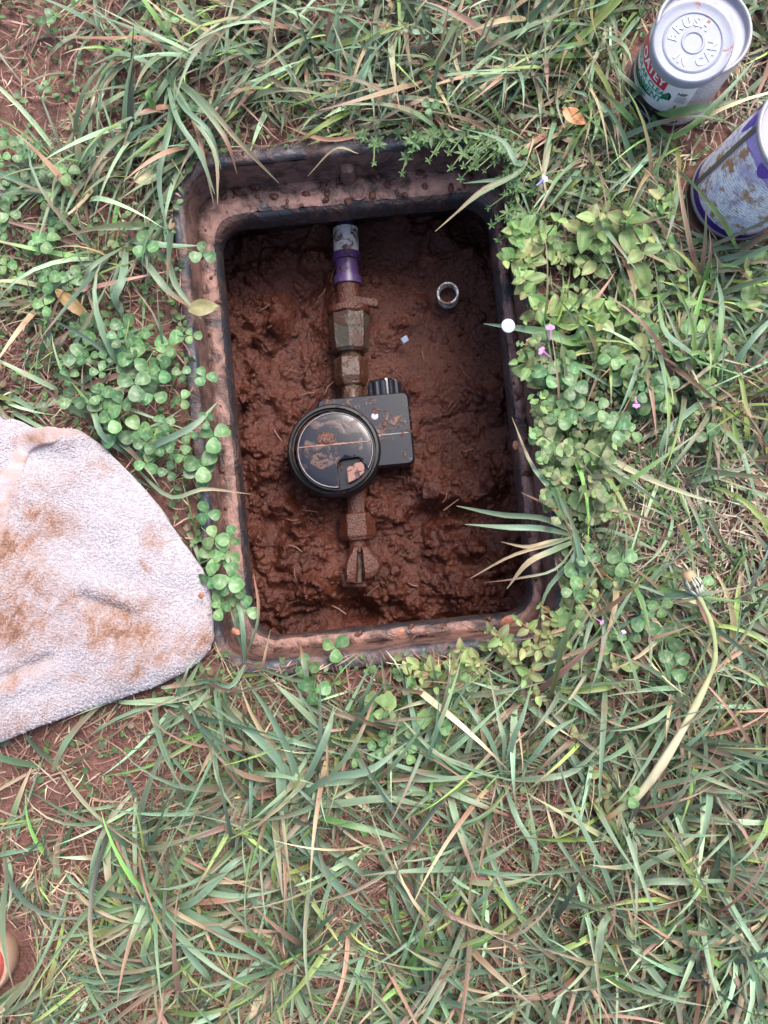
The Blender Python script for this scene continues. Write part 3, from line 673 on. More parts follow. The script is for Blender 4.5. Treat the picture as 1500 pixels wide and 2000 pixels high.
def build_cement():
    (x, y), r = CANS[0]; h = 0.083; z0 = float(ground_z(x, y)) + 0.002
    t = empty('cement_can', (x, y, z0)); tag(t, 'silver topped solvent cement can with red and green label, lid set on crooked', 'can')
    SIDE = m_print('can_fine_print', (0.52, 0.51, 0.57), (0.22, 0.21, 0.24), 0.55, (0.34, 0.22, 0.14), row=0.0024)
    can_shell(t, r, h, SIDE, TIN)
    rr = r + 0.0001
    WHITE = m_flat('label_white', (0.80, 0.79, 0.83)); RED = m_flat('label_red', (0.60, 0.035, 0.07), 0.3, 0.72)
    BLK = m_flat('label_black', (0.025, 0.024, 0.028), 0.3, 0.58); GRN = m_flat('label_green', (0.03, 0.30, 0.15), 0.35, 0.74); WH2 = m_flat('print_white', (0.85, 0.82, 0.84), 0.35, 0.8)
    v, f, uv = patch(-232, -88, 0.020, h - 0.0055, rr, 40); lab = mk('label', v, f, WHITE, t, uv=uv)
    v, f, uv = patch(-240, -86, 0.0052, 0.020, rr, 40); mk('black_band', v, f, BLK, t)
    v, f, uv = patch(-205, -124, 0.0475, 0.0645, rr + 0.00015, 24); mk('red_panel', v, f, RED, lab)
    v, f = text_geo('OATEY', 0.0135, 0, 0.0003); mk('lettering', wrap(v, -155, 0.0510, rr + 0.0003), f, WH2, lab, False)
    # black swoosh framing the product name
    v, f, uv = patch(-208, -132, 0, 0, rr + 0.00012, 30, lambda u: 0.0300 - 0.0030 * math.sin(u * math.pi), lambda u: 0.0300 + 0.0040 * math.sin(u * math.pi)); mk('black_swoosh', v, f, BLK, lab)
    v, f, uv = patch(-124, -112, 0, 0, rr + 0.00012, 12, lambda u: 0.0370 + 0.002 * u, lambda u: 0.0400 + 0.0085 * math.sin(u * 2.6)); mk('black_swoosh', v, f, BLK, lab)
    v, f = text_geo('REGULAR CLEAR', 0.0088, 0, 0.00025); mk('lettering', wrap(v, -158, 0.0400, rr + 0.0003), f, GRN, lab, False)
    v, f = text_geo('CEMENT', 0.0100, 0, 0.0003); mk('lettering', wrap(v, -146, 0.0310, rr + 0.0003), f, GRN, lab, False)
    v, f = text_geo('NSF', 0.0052, 0, 0.0002); mk('lettering', wrap(v, -101, 0.0500, rr + 0.0003), f, BLK, lab, False)
    for z in (0.0262, 0.0236):       # small print lines
        v, f, uv = patch(-205, -142, z, z + 0.0013, rr + 0.0002, 24); mk('small_print', v, f, GRN, lab)
    v, f, uv = patch(-103, -100, 0.0285, 0.0345, rr + 0.0002, 3); mk('red_mark', v, f, RED, lab)
    v, f, uv = patch(-106, -97, 0.0275, 0.0290, rr + 0.0002, 4); mk('red_mark', v, f, RED, lab)
    for k in range(5):
        v, f, uv = patch(-107, -93, 0.0395 + 0.0019 * k, 0.0404 + 0.0019 * k, rr + 0.0002, 6); mk('small_print', v, f, m_flat('print_grey', (0.35, 0.33, 0.40)), lab)
    # lid, lying crooked on top of the can
    c = G(1355, 80, z0 + h + 0.012)
    lid = empty('can_lid', (c[0], c[1], z0 + h + 0.0015)); lid.rotation_euler = (math.radians(4.5), math.radians(-1.5), math.radians(-4))
    tag(lid, 'round silver can lid embossed BRUSH IN CAN, resting crooked on the cement can', 'lid')
    R = 0.0358
    v, f, _ = lathe([(R - 0.002, -0.0005), (R, 0.0005), (R + 0.0004, 0.004), (R, 0.009), (R - 0.0006, 0.0104), (R - 0.0016, 0.0110), (R - 0.003, 0.0106), (R - 0.0045, 0.0098), (R * 0.76, 0.0096), (R * 0.735, 0.0106), (R * 0.71, 0.0108), (R * 0.685, 0.0098), (R * 0.30, 0.0096), (R * 0.275, 0.0105), (R * 0.24, 0.0105), (R * 0.215, 0.0095), (0.001, 0.0094)], 96, True, True)
    mk('lid_disc', v, f, m_tin('lid_tin', (0.29, 0.305, 0.37), 0.64), lid)
    LT = m_tin('embossed_tin', (0.47, 0.48, 0.53), 0.85)  # lighter copy of the lid tin, relief contrast put into the colour
    def arc_letters(s, angs, rad, inward):
        for ch, a in zip(s, angs):
            v, f = text_geo(ch, 0.0112, 0.0005, 0.0004); th = math.radians(a); ro = th - math.pi / 2 + (math.pi if inward else 0)
            v = v - (0, 0.0034, 0); M2 = np.array([[math.cos(ro), -math.sin(ro)], [math.sin(ro), math.cos(ro)]])
            q = v.copy(); q[:, :2] = v[:, :2] @ M2.T + (rad * math.cos(th), rad * math.sin(th)); q[:, 2] += 0.0099
            mk('embossed_letter', q, f, LT, lid, False)
    arc_letters('BRUSH', (168, 140, 110, 83, 56), R * 0.50, False)
    arc_letters('IN', (222, 244), R * 0.50, True); arc_letters('CAN', (294, 324, 354), R * 0.50, True)
build_cement()

def build_primer():
    (x, y), r = CANS[1]; h = 0.116; z0 = float(ground_z(x, y)) + 0.001
    t = empty('primer_can', (x, y, z0)); t.rotation_euler = (math.radians(0), math.radians(6), 0)
    tag(t, 'purple and white primer can with fine print and mud stains, at the right edge', 'can')
    can_shell(t, r, h, m_print('purple_side', (0.42, 0.33, 0.70), (0.26, 0.18, 0.52), 0.62), TINP)
    rr = r + 0.0001
    LAB = m_print('primer_fine_print', (0.88, 0.88, 0.93), (0.40, 0.38, 0.60), 0.49, stain=(0.55, 0.27, 0.14), purple=0.55, row=0.0032)
    v, f, uv = patch(-182, -62, 0.0145, h - 0.018, rr, 40, None, lambda u: h - 0.020 + 0.006 * math.sin(u * 7)); mk('label', v, f, LAB, t, uv=uv)
    v, f, uv = patch(-262, -190, 0.0145, h - 0.012, rr, 24); mk('label', v, f, LAB, t, uv=uv)
    v, f, uv = patch(-262, -20, 0.0062, 0.0145, rr, 50); mk('purple_band', v, f, m_flat('dark_purple', (0.055, 0.02, 0.22), 0.3, 0.75), t)
    v, f, uv = patch(-189.5, -182.5, 0.0062, h - 0.006, rr + 0.0002, 4); mk('side_seam', v, f, m_plain('bare_seam', (0.20, 0.17, 0.14), 0.45, 0.3), t)
    for az, zt, ln, wd in ((-200, h - 0.008, 0.022, 13), (-222, h - 0.008, 0.030, 10), (-140, h - 0.008, 0.012, 18), (-110, h - 0.008, 0.018, 22), (-66, h - 0.008, 0.05, 16)):
        v, f, uv = patch(az - wd / 2, az + wd / 2, 0, zt, rr + 0.0003, 10, lambda u: zt - ln * (0.25 + 0.75 * math.sin(u * math.pi) ** 0.7), lambda u: zt)
        mk('primer_drip', v, f, m_flat('purple_drip', (0.14, 0.06, 0.42), 0.25, 0.8), t)
build_primer()

# ------------------------------------------------------------------ towel
TC = np.array(G(-20, 1140, 0.022)[:2])
def towel_stain(x, y):
    px, py = P(x, y, 0.035); px = px + 16 * perlin(px / 45, py / 45, 41); py = py + 16 * perlin(px / 45 + 7, py / 45, 42)
    def g(cx, cy, rx, ry, a, rot=0):
        dx, dy = px - cx, py - cy; c, s = math.cos(rot), math.sin(rot); u = c * dx + s * dy; v_ = -s * dx + c * dy
        return a * np.exp(-((u / rx) ** 2 + (v_ / ry) ** 2))
    s = g(235, 1225, 85, 62, 1.0) + g(30, 1215, 70, 60, 0.85) + g(100, 1010, 62, 26, 0.85, 0.35) + g(40, 1060, 60, 30, 0.8) + g(75, 1130, 110, 24, 0.6, 0.5) + g(60, 940, 90, 24, 0.4) + g(300, 1055, 18, 26, 0.7, -0.6) + g(280, 1100, 16, 8, 0.7, 0.9)
    s = s + g(180, 910, 34, 18, 0.5, 0.5) + g(80, 850, 50, 20, 1.0, -0.1) + g(300, 1290, 120, 22, 0.6, -0.45) + g(140, 1330, 30, 20, 0.35) + g(20, 1420, 70, 26, 0.5, -0.35) + g(20, 1330, 50, 18, 0.5, -0.5) + g(400, 1250, 40, 60, 0.35) + g(-120, 1150, 160, 160, 0.6)
    n = fbm(px / 34, py / 34, 4, 44); st = fbm(px / 9 + py / 18, py / 60, 3, 46)
    return np.clip(s * (0.70 + 0.40 * n + 0.35 * st) + 0.20 * np.maximum(n, 0) + 0.16 * st * (0.3 + s) + 0.05, 0, 0.95)
def towel_h(x, y, edge):
    """height of the towel's top; edge is the distance in from its outline"""
    px, py = P(x, y, 0.03)
    h = 0.0175 + 0.0125 * (1 - np.exp(-edge / 0.010)) + 0.012 * (1 - np.exp(-edge / 0.07))
    h = h + 0.008 * fbm(np.asarray(x) * 13 + 4, np.asarray(y) * 13, 2, 51) + 0.0012 * fbm(np.asarray(x) * 70, np.asarray(y) * 70, 2, 53)
    def seg(ax, ay, bx, by, wd, a):
        t = np.clip(((px - ax) * (bx - ax) + (py - ay) * (by - ay)) / ((bx - ax) ** 2 + (by - ay) ** 2), 0, 1)
        return a * np.exp(-((px - ax - t * (bx - ax)) ** 2 + (py - ay - t * (by - ay)) ** 2) / wd ** 2)
    h = h + seg(150, 852, 70, 846, 20, 0.009) - seg(120, 905, 50, 900, 26, 0.007) - seg(-40, 1345, 95, 1285, 12, 0.006) + seg(-40, 1372, 110, 1312, 20, 0.004) - seg(170, 1165, 250, 1195, 12, 0.005) + seg(180, 1140, 270, 1175, 20, 0.004) + seg(350, 1090, 200, 1010, 60, 0.003)
    return h
def build_towel():
    t = empty('towel', (TC[0], TC[1], 0)); tag(t, 'white terry towel stained with red mud, folded on the grass at left', 'towel')
    NO = 260; out = spline(list(TOWEL) + [TOWEL[0]], NO + 1)[:-1]
    nrm = np.roll(out, -1, 0) - np.roll(out, 1, 0); nrm = np.column_stack([nrm[:, 1], -nrm[:, 0]]); nrm /= np.linalg.norm(nrm, axis=1)[:, None]
    if np.mean(np.sum(nrm * (out - TC), 1)) < 0: nrm = -nrm
    out = out + nrm * (0.0012 * fbm(np.arange(NO) / 6.0, np.zeros(NO), 3, 60))[:, None]
    rings = []
    for (dd, z) in ((-0.012, 0.004), (-0.003, 0.006), (0.0005, 0.011), (0.0012, 0.016)): rings.append(np.column_stack([out + nrm * dd, np.full(NO, z)]))
    S = np.concatenate([1 - np.linspace(0, 0.10, 12) ** 1.0, np.linspace(0.89, 0.02, 60)])
    dist = np.linalg.norm(out - TC, axis=1)
    for s in S:
        q = TC + (out - TC) * s; e = dist * (1 - s) * 0.85; rings.append(np.column_stack([q, towel_h(q[:, 0], q[:, 1], e)]))
    v = np.vstack(rings); n = NO; k = np.arange(n); f = []
    for i in range(len(rings) - 1): f.append(np.stack([i * n + k, i * n + (k + 1) % n, (i + 1) * n + (k + 1) % n, (i + 1) * n + k], -1))
    f = np.vstack(f)
    st = towel_stain(v[:, 0], v[:, 1])
    def cloth_col(st, jit):
        wh = np.array((0.45, 0.425, 0.465)); br = np.array((0.33, 0.195, 0.145)); dk = np.array((0.15, 0.075, 0.053))
        c = wh + (br - wh) * np.clip(st * 1.25, 0, 1)[:, None]; c = c + (dk - c) * np.clip((st - 0.72) * 2.2, 0, 0.8)[:, None]
        return np.clip(c * (1 + jit)[:, None], 0, 0.85)
    loc = np.array((TC[0], TC[1], 0))
    TW = m_attr('terry_cloth', 0.95, 0.0012, 0.1)
    mk('cloth', v - loc, f, TW, t, colors=cloth_col(st, np.zeros(len(v))) * 0.95)
    # pile of small loops
    NL = 34000; a = RNG.rand(NL) * NO; sr = np.sqrt(RNG.rand(NL)) * 0.999; ii = a.astype(int); fr = (a - ii)[:, None]
    o2 = out[ii] * (1 - fr) + out[(ii + 1) % NO] * fr; q = TC + (o2 - TC) * sr[:, None]; ed = np.linalg.norm(o2 - TC, axis=1) * (1 - sr) * 0.85
    pxx, pyy = P(q[:, 0], q[:, 1], 0.03); m = (pxx > -90); q, ed = q[m], ed[m]
    z = towel_h(q[:, 0], q[:, 1], ed); NLL = len(q)
    az = RNG.normal(-0.6, 0.7, NLL) + RNG.randint(0, 2, NLL) * math.pi; ln = RNG.uniform(0.0012, 0.0023, NLL); hh = RNG.uniform(0.0009, 0.0014, NLL); wd = 0.00042
    dx, dy = np.cos(az), np.sin(az); vv = np.zeros((NLL, 5, 2, 3))
    for k_, (s_, e_) in enumerate(((-1, -0.3), (-0.8, 0.65), (0, 1.0), (0.8, 0.65), (1, -0.3))):
        for sd_, sg in ((0, -1), (1, 1)):
            vv[:, k_, sd_, 0] = q[:, 0] + dx * ln * s_ - dy * wd * sg; vv[:, k_, sd_, 1] = q[:, 1] + dy * ln * s_ + dx * wd * sg; vv[:, k_, sd_, 2] = z + hh * e_
    base = np.arange(NLL)[:, None] * 10; F = np.concatenate([np.stack([base[:, 0] + 2 * k_, base[:, 0] + 2 * k_ + 1, base[:, 0] + 2 * k_ + 3, base[:, 0] + 2 * k_ + 2], -1) for k_ in range(4)])
    cs = cloth_col(towel_stain(q[:, 0], q[:, 1]), RNG.uniform(-0.07, 0.10, NLL)); cs = np.repeat(cs, 10, 0)
    o = mk('terry_loops', vv.reshape(-1, 3) - loc, F, TW, t, colors=cs); o['kind'] = 'stuff'
    # woven hem lying over the fold
    path = spline([(150, 846), (105, 848), (60, 856), (32, 876), (22, 915), (12, 965), (-6, 1020), (-40, 1090)], 60); W = 19
    vs = []; N = len(path)
    tg = np.gradient(path, axis=0); tg /= np.linalg.norm(tg, axis=1)[:, None]; nn = np.column_stack([-tg[:, 1], tg[:, 0]])
    prof = [(-1.1, -0.006), (-1.0, 0.0012), (-0.75, 0.0016), (0, 0.0017), (0.75, 0.0017), (1.0, 0.0012), (1.1, -0.006)]
    for i in range(N):
        for (u, hz) in prof:
            pp = path[i] + nn[i] * W * u * (0.75 + 0.25 * math.sin(i / N * 2.6)) * min(1, 0.12 + i / 11); g_ = G(pp[0], pp[1], 0.035); vs.append((g_[0], g_[1], hz))
    vs = np.array(vs); cen = np.repeat(np.array([G(p[0], p[1], 0.035)[:2] for p in path]), len(prof), 0)
    dmin = np.min(np.linalg.norm(cen[:, None, :] - out[None, :, :], axis=2), axis=1)
    vs[:, 2] += towel_h(cen[:, 0], cen[:, 1], dmin) + 0.0006 * np.sin(np.repeat(np.arange(N), len(prof)) * 0.7)
    K = len(prof); f = [(i * K + j, i * K + j + 1, (i + 1) * K + j + 1, (i + 1) * K + j) for i in range(N - 1) for j in range(K - 1)]
    hs = np.clip(0.30 + 0.5 * towel_stain(vs[:, 0], vs[:, 1]) + 0.5 * fbm(vs[:, 0] * 60, vs[:, 1] * 60, 3, 70), 0.1, 0.9)
    mk('hem', vs - loc, f, TW, t, colors=cloth_col(hs, 0.05 * RNG.normal(0, 1, len(vs))))
    return out
TOWEL_OUT = build_towel()

# ------------------------------------------------------------------ shoe tip at the left edge
def build_shoe():
    tip = G(10, 1893, 0.028); t = empty('shoe', (tip[0], tip[1], float(ground_z(tip[0], tip[1])))); t.rotation_euler = (0, 0, math.radians(3))
    tag(t, 'tan shoe toe with red stitched edge, cut off at the lower left', 'shoe')
    def outline(k, n=56, L=0.27):
        # foot shape pointing +x with its tip at 0
        pts = []
        for i in range(n):
            a = 2 * math.pi * i / n; c, s = math.cos(a), math.sin(a)
            x = -L / 2 + L / 2 * np.sign(c) * abs(c) ** 0.86; wv = 0.048 if x > -0.12 else 0.040; y = wv * np.sign(s) * abs(s) ** 0.86
            y += 0.006 * math.sin(x * 12)
            pts.append((-L / 2 + (x + L / 2) * (1 - k / (L / 2)), y * (1 - k / 0.05)))
        return pts
    def stack(lv):
        v = []; f = []
        for k, z in lv: v += [(x, y, z) for x, y in outline(k)]
        n = 56
        for i in range(len(lv) - 1): f += [(i * n + j, i * n + (j + 1) % n, (i + 1) * n + (j + 1) % n, (i + 1) * n + j) for j in range(n)]
        f.append(tuple(range((len(lv) - 1) * n, len(lv) * n))); return v, f
    v, f = stack([(0.003, 0.0), (0.0005, 0.004), (0.0, 0.016), (0.001, 0.022), (0.002, 0.024), (0.0045, 0.0245), (0.0052, 0.022)]); mk('sole', v, f, m_plain('tan_rubber', (0.36, 0.23, 0.16), 0.6, 0, 0.2, 40), t)
    v, f = stack([(0.0052, 0.020), (0.0065, 0.026), (0.011, 0.034), (0.020, 0.044), (0.030, 0.052), (0.042, 0.056)]); mk('upper', v, f, m_plain('red_fabric', (0.42, 0.08, 0.065), 0.8, 0, 0.35, 250, 0.001), t)
    ol = outline(0.0070, 56)
    for i in range(56):
        x, y = ol[i]
        if x < -0.06: continue
        x2, y2 = ol[(i + 1) % 56]
        for u in (0.1, 0.6):
            a = (x + (x2 - x) * u, y + (y2 - y) * u, 0.0285); b = (x + (x2 - x) * (u + 0.3), y + (y2 - y) * (u + 0.3), 0.0285)
            vv, ff = tube([a, ((a[0] + b[0]) / 2, (a[1] + b[1]) / 2, 0.0297), b], 0.0009, 5); mk('stitch', vv, ff, m_st, t)
m_st = m_plain('pink_thread', (0.62, 0.25, 0.21), 0.7)
build_shoe()

# ------------------------------------------------------------------ ground cover maps (one digit per 100 photo units, rows from the top)
def dmap(rows):
    a = np.array([[int(c) for c in r] for r in rows.split()], float)
    def f(px, py):
        x = np.clip(np.asarray(px) / 100 - 0.5, 0, a.shape[1] - 1.001); y = np.clip(np.asarray(py) / 100 - 0.5, 0, a.shape[0] - 1.001)
        i = x.astype(int); j = y.astype(int); u, v = x - i, y - j
        return (a[j, i] * (1 - u) * (1 - v) + a[j, i + 1] * u * (1 - v) + a[j + 1, i] * (1 - u) * v + a[j + 1, i + 1] * u * v) / 9
    return f
D_GRASS = dmap('''123688899998655 112588899998643 113577688888764 233640000477764 334500000266753 333300000266677
 222200000155666 112100000144554 122100000133343 000200000034433 000300000145433 000220000155543 000053111246767
 012566545677776 012567766777766 023567667777666 246677456776667 467777546567888 678777667678888 788877777788888''')
D_THATCH = dmap('''344444444444456 344444444444467 344444444444446 445540000444433 554400000444335 654400000333333
 654400000333467 754400000333799 654400000234899 000300000235999 000300000334899 000340000334777 000046333345555
 645555444556665 445677655667777 345788778878888 567999999888888 999999888999998 888888888988888 777777777777777''')
D_SMALL = dmap('''433333333344432 233333333344322 233344566666543 455540005677755 666600000667755 766600000889976
 666600000899976 445500000799876 555500000799876 000600000798765 000600000798765 000540000898765 000045555899865
 223344569987655 222233344555544 111122222333333 111222222222222 111122222222222 111122222222222 111112222222222''')

def cover_ok(x, y, z, mar=0.004):
    """keep clear of the open hole, the cans and the shoe"""
    u, v = to_box(x, y); ok = box_out(x, y) > np.where(u > BW / 2, 0.020, np.where(v < -BL / 2, 0.024, 0.035))
    for (c, r), hgt in zip(CANS, (0.09, 0.12)): ok &= np.hypot(x - c[0], y - c[1]) > r + mar
    ok &= ((x - SHOE[0] + 0.06) / 0.115) ** 2 + ((y - SHOE[1]) / 0.056) ** 2 > 1
    return ok

PAL = np.array([(0.150, 0.242, 0.150), (0.190, 0.270, 0.160), (0.090, 0.160, 0.085), (0.225, 0.315, 0.085), (0.115, 0.235, 0.065), (0.40, 0.31, 0.19), (0.30, 0.175, 0.125), (0.19, 0.20, 0.12)])
def blades(base, az, L, W, e0, curl, abend, twist, col, tipc, tipf, S=8, clamp=True):
    """vectorised grass blades -> verts, quads, colours"""
    N = len(az); s = np.linspace(0, 1, S)[None, :]; ds = (L / (S - 1))[:, None]
    e = e0[:, None] - curl[:, None] * s ** 1.3; a = az[:, None] + abend[:, None] * s
    tx, ty, tz = np.cos(e) * np.cos(a), np.cos(e) * np.sin(a), np.sin(e)
    cum = lambda q: np.concatenate([np.zeros((N, 1)), np.cumsum((q[:, :-1] + q[:, 1:]) / 2 * ds, 1)], 1)
    X = base[:, :1] + cum(tx); Y = base[:, 1:2] + cum(ty); Z = base[:, 2:3] + cum(tz)
    if clamp:
        gz = np.where(box_out(X, Y) < 0.05, 0.002, ground_z(X, Y)); lay = RNG.uniform(0.001, 0.010, (N, 1))
        Z = np.maximum(Z, gz + lay * (0.3 + 0.7 * s))
        it = in_poly(X, Y, TOWEL_OUT); Z = np.where(it, np.minimum(Z, 0.005), Z)
    wd = (W[:, None] / 2) * np.clip(0.5 + 2.2 * s, 0, 1) * np.clip(1 - s ** 1.9, 0.03, 1)
    tw = twist[:, None] * (s - 0.2); sx, sy = -np.sin(a), np.cos(a)
    ux, uy, uz = -np.sin(e) * np.cos(a), -np.sin(e) * np.sin(a), np.cos(e)
    c, sn = np.cos(tw), np.sin(tw); SX, SY, SZ = sx * c + ux * sn, sy * c + uy * sn, uz * sn
    NX, NY, NZ = ux * c - sx * sn, uy * c - sy * sn, uz * c
    V = np.empty((N, S, 3, 3))
    for k, (o, d) in enumerate(((-1, 0.12), (0, -0.22), (1, 0.12))):
        V[:, :, k, 0] = X + SX * wd * o + NX * wd * d; V[:, :, k, 1] = Y + SY * wd * o + NY * wd * d; V[:, :, k, 2] = Z + SZ * wd * o + NZ * wd * d
    ii = (np.arange(N) * S * 3)[:, None, None] + (np.arange(S - 1) * 3)[None, :, None] + np.arange(2)[None, None, :]
    F = np.stack([ii, ii + 1, ii + 4, ii + 3], -1).reshape(-1, 4)
    C = col[:, None, :] + (tipc[:, None, :] - col[:, None, :]) * np.clip((s - tipf[:, None]) * 4, 0, 1)[:, :, None]
    C = C + (np.array((0.26, 0.27, 0.13)) - C) * (np.clip(0.14 - s, 0, 1) * 3.0)[:, :, None]       # pale sheath
    st = perlin(s * 3.1 + RNG.rand(N, 1) * 50, RNG.rand(N, 1) * 50 + 0 * s, 8)
    C = C + (np.array((0.25, 0.125, 0.09)) - C) * (np.clip(st * 3.0 - 0.35, 0, 0.75))[:, :, None]   # mud on the blade
    C = np.repeat(C[:, :, None, :], 3, 2); C[:, :, 1] *= 0.86
    return V, F, C.reshape(-1, 3), (X, Y, Z)
def pick_cols(n, p):
    i = RNG.choice(len(PAL), n, p=np.array(p) / np.sum(p)); return np.clip(PAL[i] * np.clip(RNG.lognormal(0.0, 0.44, (n, 1)), 0.45, 2.4) + RNG.normal(0, 0.008, (n, 3)), 0.045, 0.8)
def sample(n, dens):
    px = RNG.uniform(-160, 1660, n); py = RNG.uniform(-170, 2170, n); m = RNG.rand(n) < dens(px, py); return px[m], py[m]

def keep_blades(V, F, C, ok, S):
    idx = np.where(ok)[0]; V2 = V[idx]; N = len(idx)
    C2 = C.reshape(len(ok), S * 3, 3)[idx].reshape(-1, 3)
    per = (S - 1) * 2; base = F.reshape(len(ok), per, 4)[0]
    F2 = (base[None] + (np.arange(N) * S * 3)[:, None, None]).reshape(-1, 4); return V2.reshape(-1, 3), F2, C2

def build_grass():
    vs, fs, cs, n0 = [], [], [], 0
    def add(V, F, C):
        nonlocal n0
        vs.append(V); fs.append(F + n0); cs.append(C); n0 += len(V)
    # tufts of long blades, fine grass, young shoots
    patchy = lambda a, b: D_GRASS(a, b) * np.clip(0.66 + 1.9 * fbm(a / 120, b / 120, 2, 81), 0.04, 1.3)
    FRESH = (4, 4, 1.5, 4.5, 5, 2.2, 0.8, 2)
    for (ntuft, per, Lr, Wr, pal, er) in ((1650, 12, (0.055, 0.155), (0.0026, 0.0078), (7, 6, 4, 1.2, 1.0, 1.3, 1.3, 1.6), (12, 66)),
                                          (3000, 5, (0.025, 0.085), (0.0010, 0.0028), (4, 4, 3, 2.0, 2.0, 2.8, 1.5, 2), (20, 75))):
        px, py = sample(ntuft, patchy); n = len(px); g = G(px, py, 0.0)
        cnt = RNG.poisson(per, n); ti = np.repeat(np.arange(n), cnt); N = len(ti)
        taz = 5.5 * fbm(px / 260, py / 260, 2, 85) * math.pi + RNG.normal(0, 0.7, n); spread = np.where(RNG.rand(n) < 0.6, 3.0, RNG.uniform(0.3, 0.9, n))
        az = taz[ti] + RNG.normal(0, 1, N) * spread[ti]
        # the sward at the far end leans towards the box, as combed
        farr = (py[ti] < 330) & (RNG.rand(N) < 0.5); az = np.where(farr, np.radians(RNG.normal(-118, 28, N)), az)
        b = g[ti] + np.column_stack([RNG.normal(0, 0.005, N), RNG.normal(0, 0.005, N), np.zeros(N)]); b[:, 2] = ground_z(b[:, 0], b[:, 1]) - 0.002
        L = RNG.uniform(*Lr, N) * RNG.uniform(0.75, 1.1, N); W = RNG.uniform(*Wr, N); e0 = np.radians(RNG.uniform(*er, N)); curl = np.radians(RNG.uniform(20, 105, N))
        cl = pick_cols(N, pal); fr = (px[ti] > 1000) & (py[ti] < 1150) & (RNG.rand(N) < 0.7); cl[fr] = pick_cols(int(fr.sum()), FRESH)
        V, F, C, (X, Y, Z) = blades(b, az, L, W, e0, curl, RNG.normal(0, 0.5, N), RNG.normal(0, 0.9, N), cl, pick_cols(N, (1, 1, 1, 1, 0, 3, 4, 1)), RNG.uniform(0.45, 1.25, N))
        ok = np.all(cover_ok(X, Y, Z), axis=1) & (box_out(b[:, 0], b[:, 1]) > np.where(to_box(b[:, 0], b[:, 1])[0] > BW / 2, 0.036, 0.046)) & ~in_poly(b[:, 0], b[:, 1], TOWEL_OUT)
        # no tall blades arching over the towel
        it = in_poly(X, Y, TOWEL_OUT); ok &= it.sum(1) < 4
        V, F, C = keep_blades(V, F, C, ok, 8); add(V, F, C)
    o = mk('grass', np.vstack(vs), np.vstack(fs), BLADE, colors=np.vstack(cs)); tag(o, 'grey green lawn grass round the meter box', 'grass', kind='stuff')
build_grass()

def build_thatch():
    px, py = sample(52000, D_THATCH); n = len(px); g = G(px, py, 0.0)
    beige = np.clip((px - 1080) / 180, 0, 1) * ((py < 1230) & (py > 100))
    pal = np.array([(0.26, 0.145, 0.115), (0.165, 0.085, 0.068), (0.40, 0.255, 0.20), (0.55, 0.44, 0.33), (0.085, 0.042, 0.035)])
    k = RNG.choice(5, n, p=(0.34, 0.26, 0.2, 0.08, 0.12)); c = pal[k] * RNG.uniform(0.7, 1.3, (n, 1))
    m = RNG.rand(n) < beige * 0.75; c[m] = np.array((0.54, 0.46, 0.36)) * RNG.uniform(0.55, 1.25, (m.sum(), 1))
    patch_az = 3 * perlin(px / 130, py / 130, 71) * math.pi
    az = np.where(RNG.rand(n) < 0.45, patch_az + RNG.normal(0, 0.4, n), RNG.uniform(0, 6.28, n))
    b = g.copy(); b[:, 2] = ground_z(b[:, 0], b[:, 1]) + RNG.uniform(0.0, 0.009, n)
    L = RNG.uniform(0.006, 0.034, n) * RNG.uniform(0.6, 1.5, n); W = RNG.uniform(0.0008, 0.0022, n)
    V, F, C, (X, Y, Z) = blades(b, az, L, W, np.radians(RNG.normal(2, 9, n)), np.radians(RNG.normal(0, 14, n)), RNG.normal(0, 0.5, n), RNG.normal(0, 0.8, n), c, c * 1.1, np.full(n, 0.5), S=4)
    ok = np.all(cover_ok(X, Y, Z, 0.002), axis=1) & (box_out(b[:, 0], b[:, 1]) > 0.038) & ~in_poly(b[:, 0], b[:, 1], TOWEL_OUT)
    V, F, C = keep_blades(V, F, C, ok, 4)
    o = mk('dry_thatch', V, F, STRAW, colors=C); tag(o, 'dry brown and straw coloured grass clippings on the soil', 'thatch', kind='stuff')
build_thatch()

# ------------------------------------------------------------------ leaf shapes
def leaf_mesh(name, prof, L, W, col, edge=None, fold=0.15, droop=0.3, mark=None, ns=10, nc=4, scallop=0.0, mat=None):
    """leaf lying along +x from its stalk; prof(t) gives half width"""
    v = []; c = []; col = np.array(col); edge = np.array(edge if edge is not None else col * 1.15)
    for i in range(ns):
        t = (1 - math.cos(math.pi * i / (ns - 1))) / 2
        for j in range(nc + 1):
            u = 2 * j / nc - 1; w_ = prof(t) * W * (1 + scallop * math.cos(t * 26) * abs(u))
            xx = t * L - (0.10 * L * (1 - abs(u)) * max(0, t - 0.8) * 5 if mark else 0)
            v.append((xx, u * w_, fold * abs(u) * w_ - droop * t * t * L + 0.02 * L * math.sin(9 * t + 3 * u)))
            cc = col + (edge - col) * abs(u) ** 3
            if abs(u) < 0.1: cc = cc * 1.3
            if mark is not None:
                d = abs(t - (0.58 - 0.22 * abs(u))); cc = cc + (np.array(mark) - cc) * max(0, 1 - d / 0.12) * 0.7
            c.append(cc)
    f = [(i * (nc + 1) + j, i * (nc + 1) + j + 1, (i + 1) * (nc + 1) + j + 1, (i + 1) * (nc + 1) + j) for i in range(ns - 1) for j in range(nc)]
    o = mk(name, v, f, mat or WEED, colors=np.array(c)); me = o.data; bpy.data.objects.remove(o); return me
OBOV = lambda t: max(0.04, math.sqrt(max(0.0, 1 - (2 * t - 1) ** 2))) * (0.50 + 0.68 * t)
OVAL = lambda t: max(0.05, math.sin(math.pi * (0.04 + 0.96 * t ** 0.85)) ** 0.85)
LANC = lambda t: max(0.04, math.sin(math.pi * (0.02 + 0.98 * t ** 0.8)) ** 0.9)
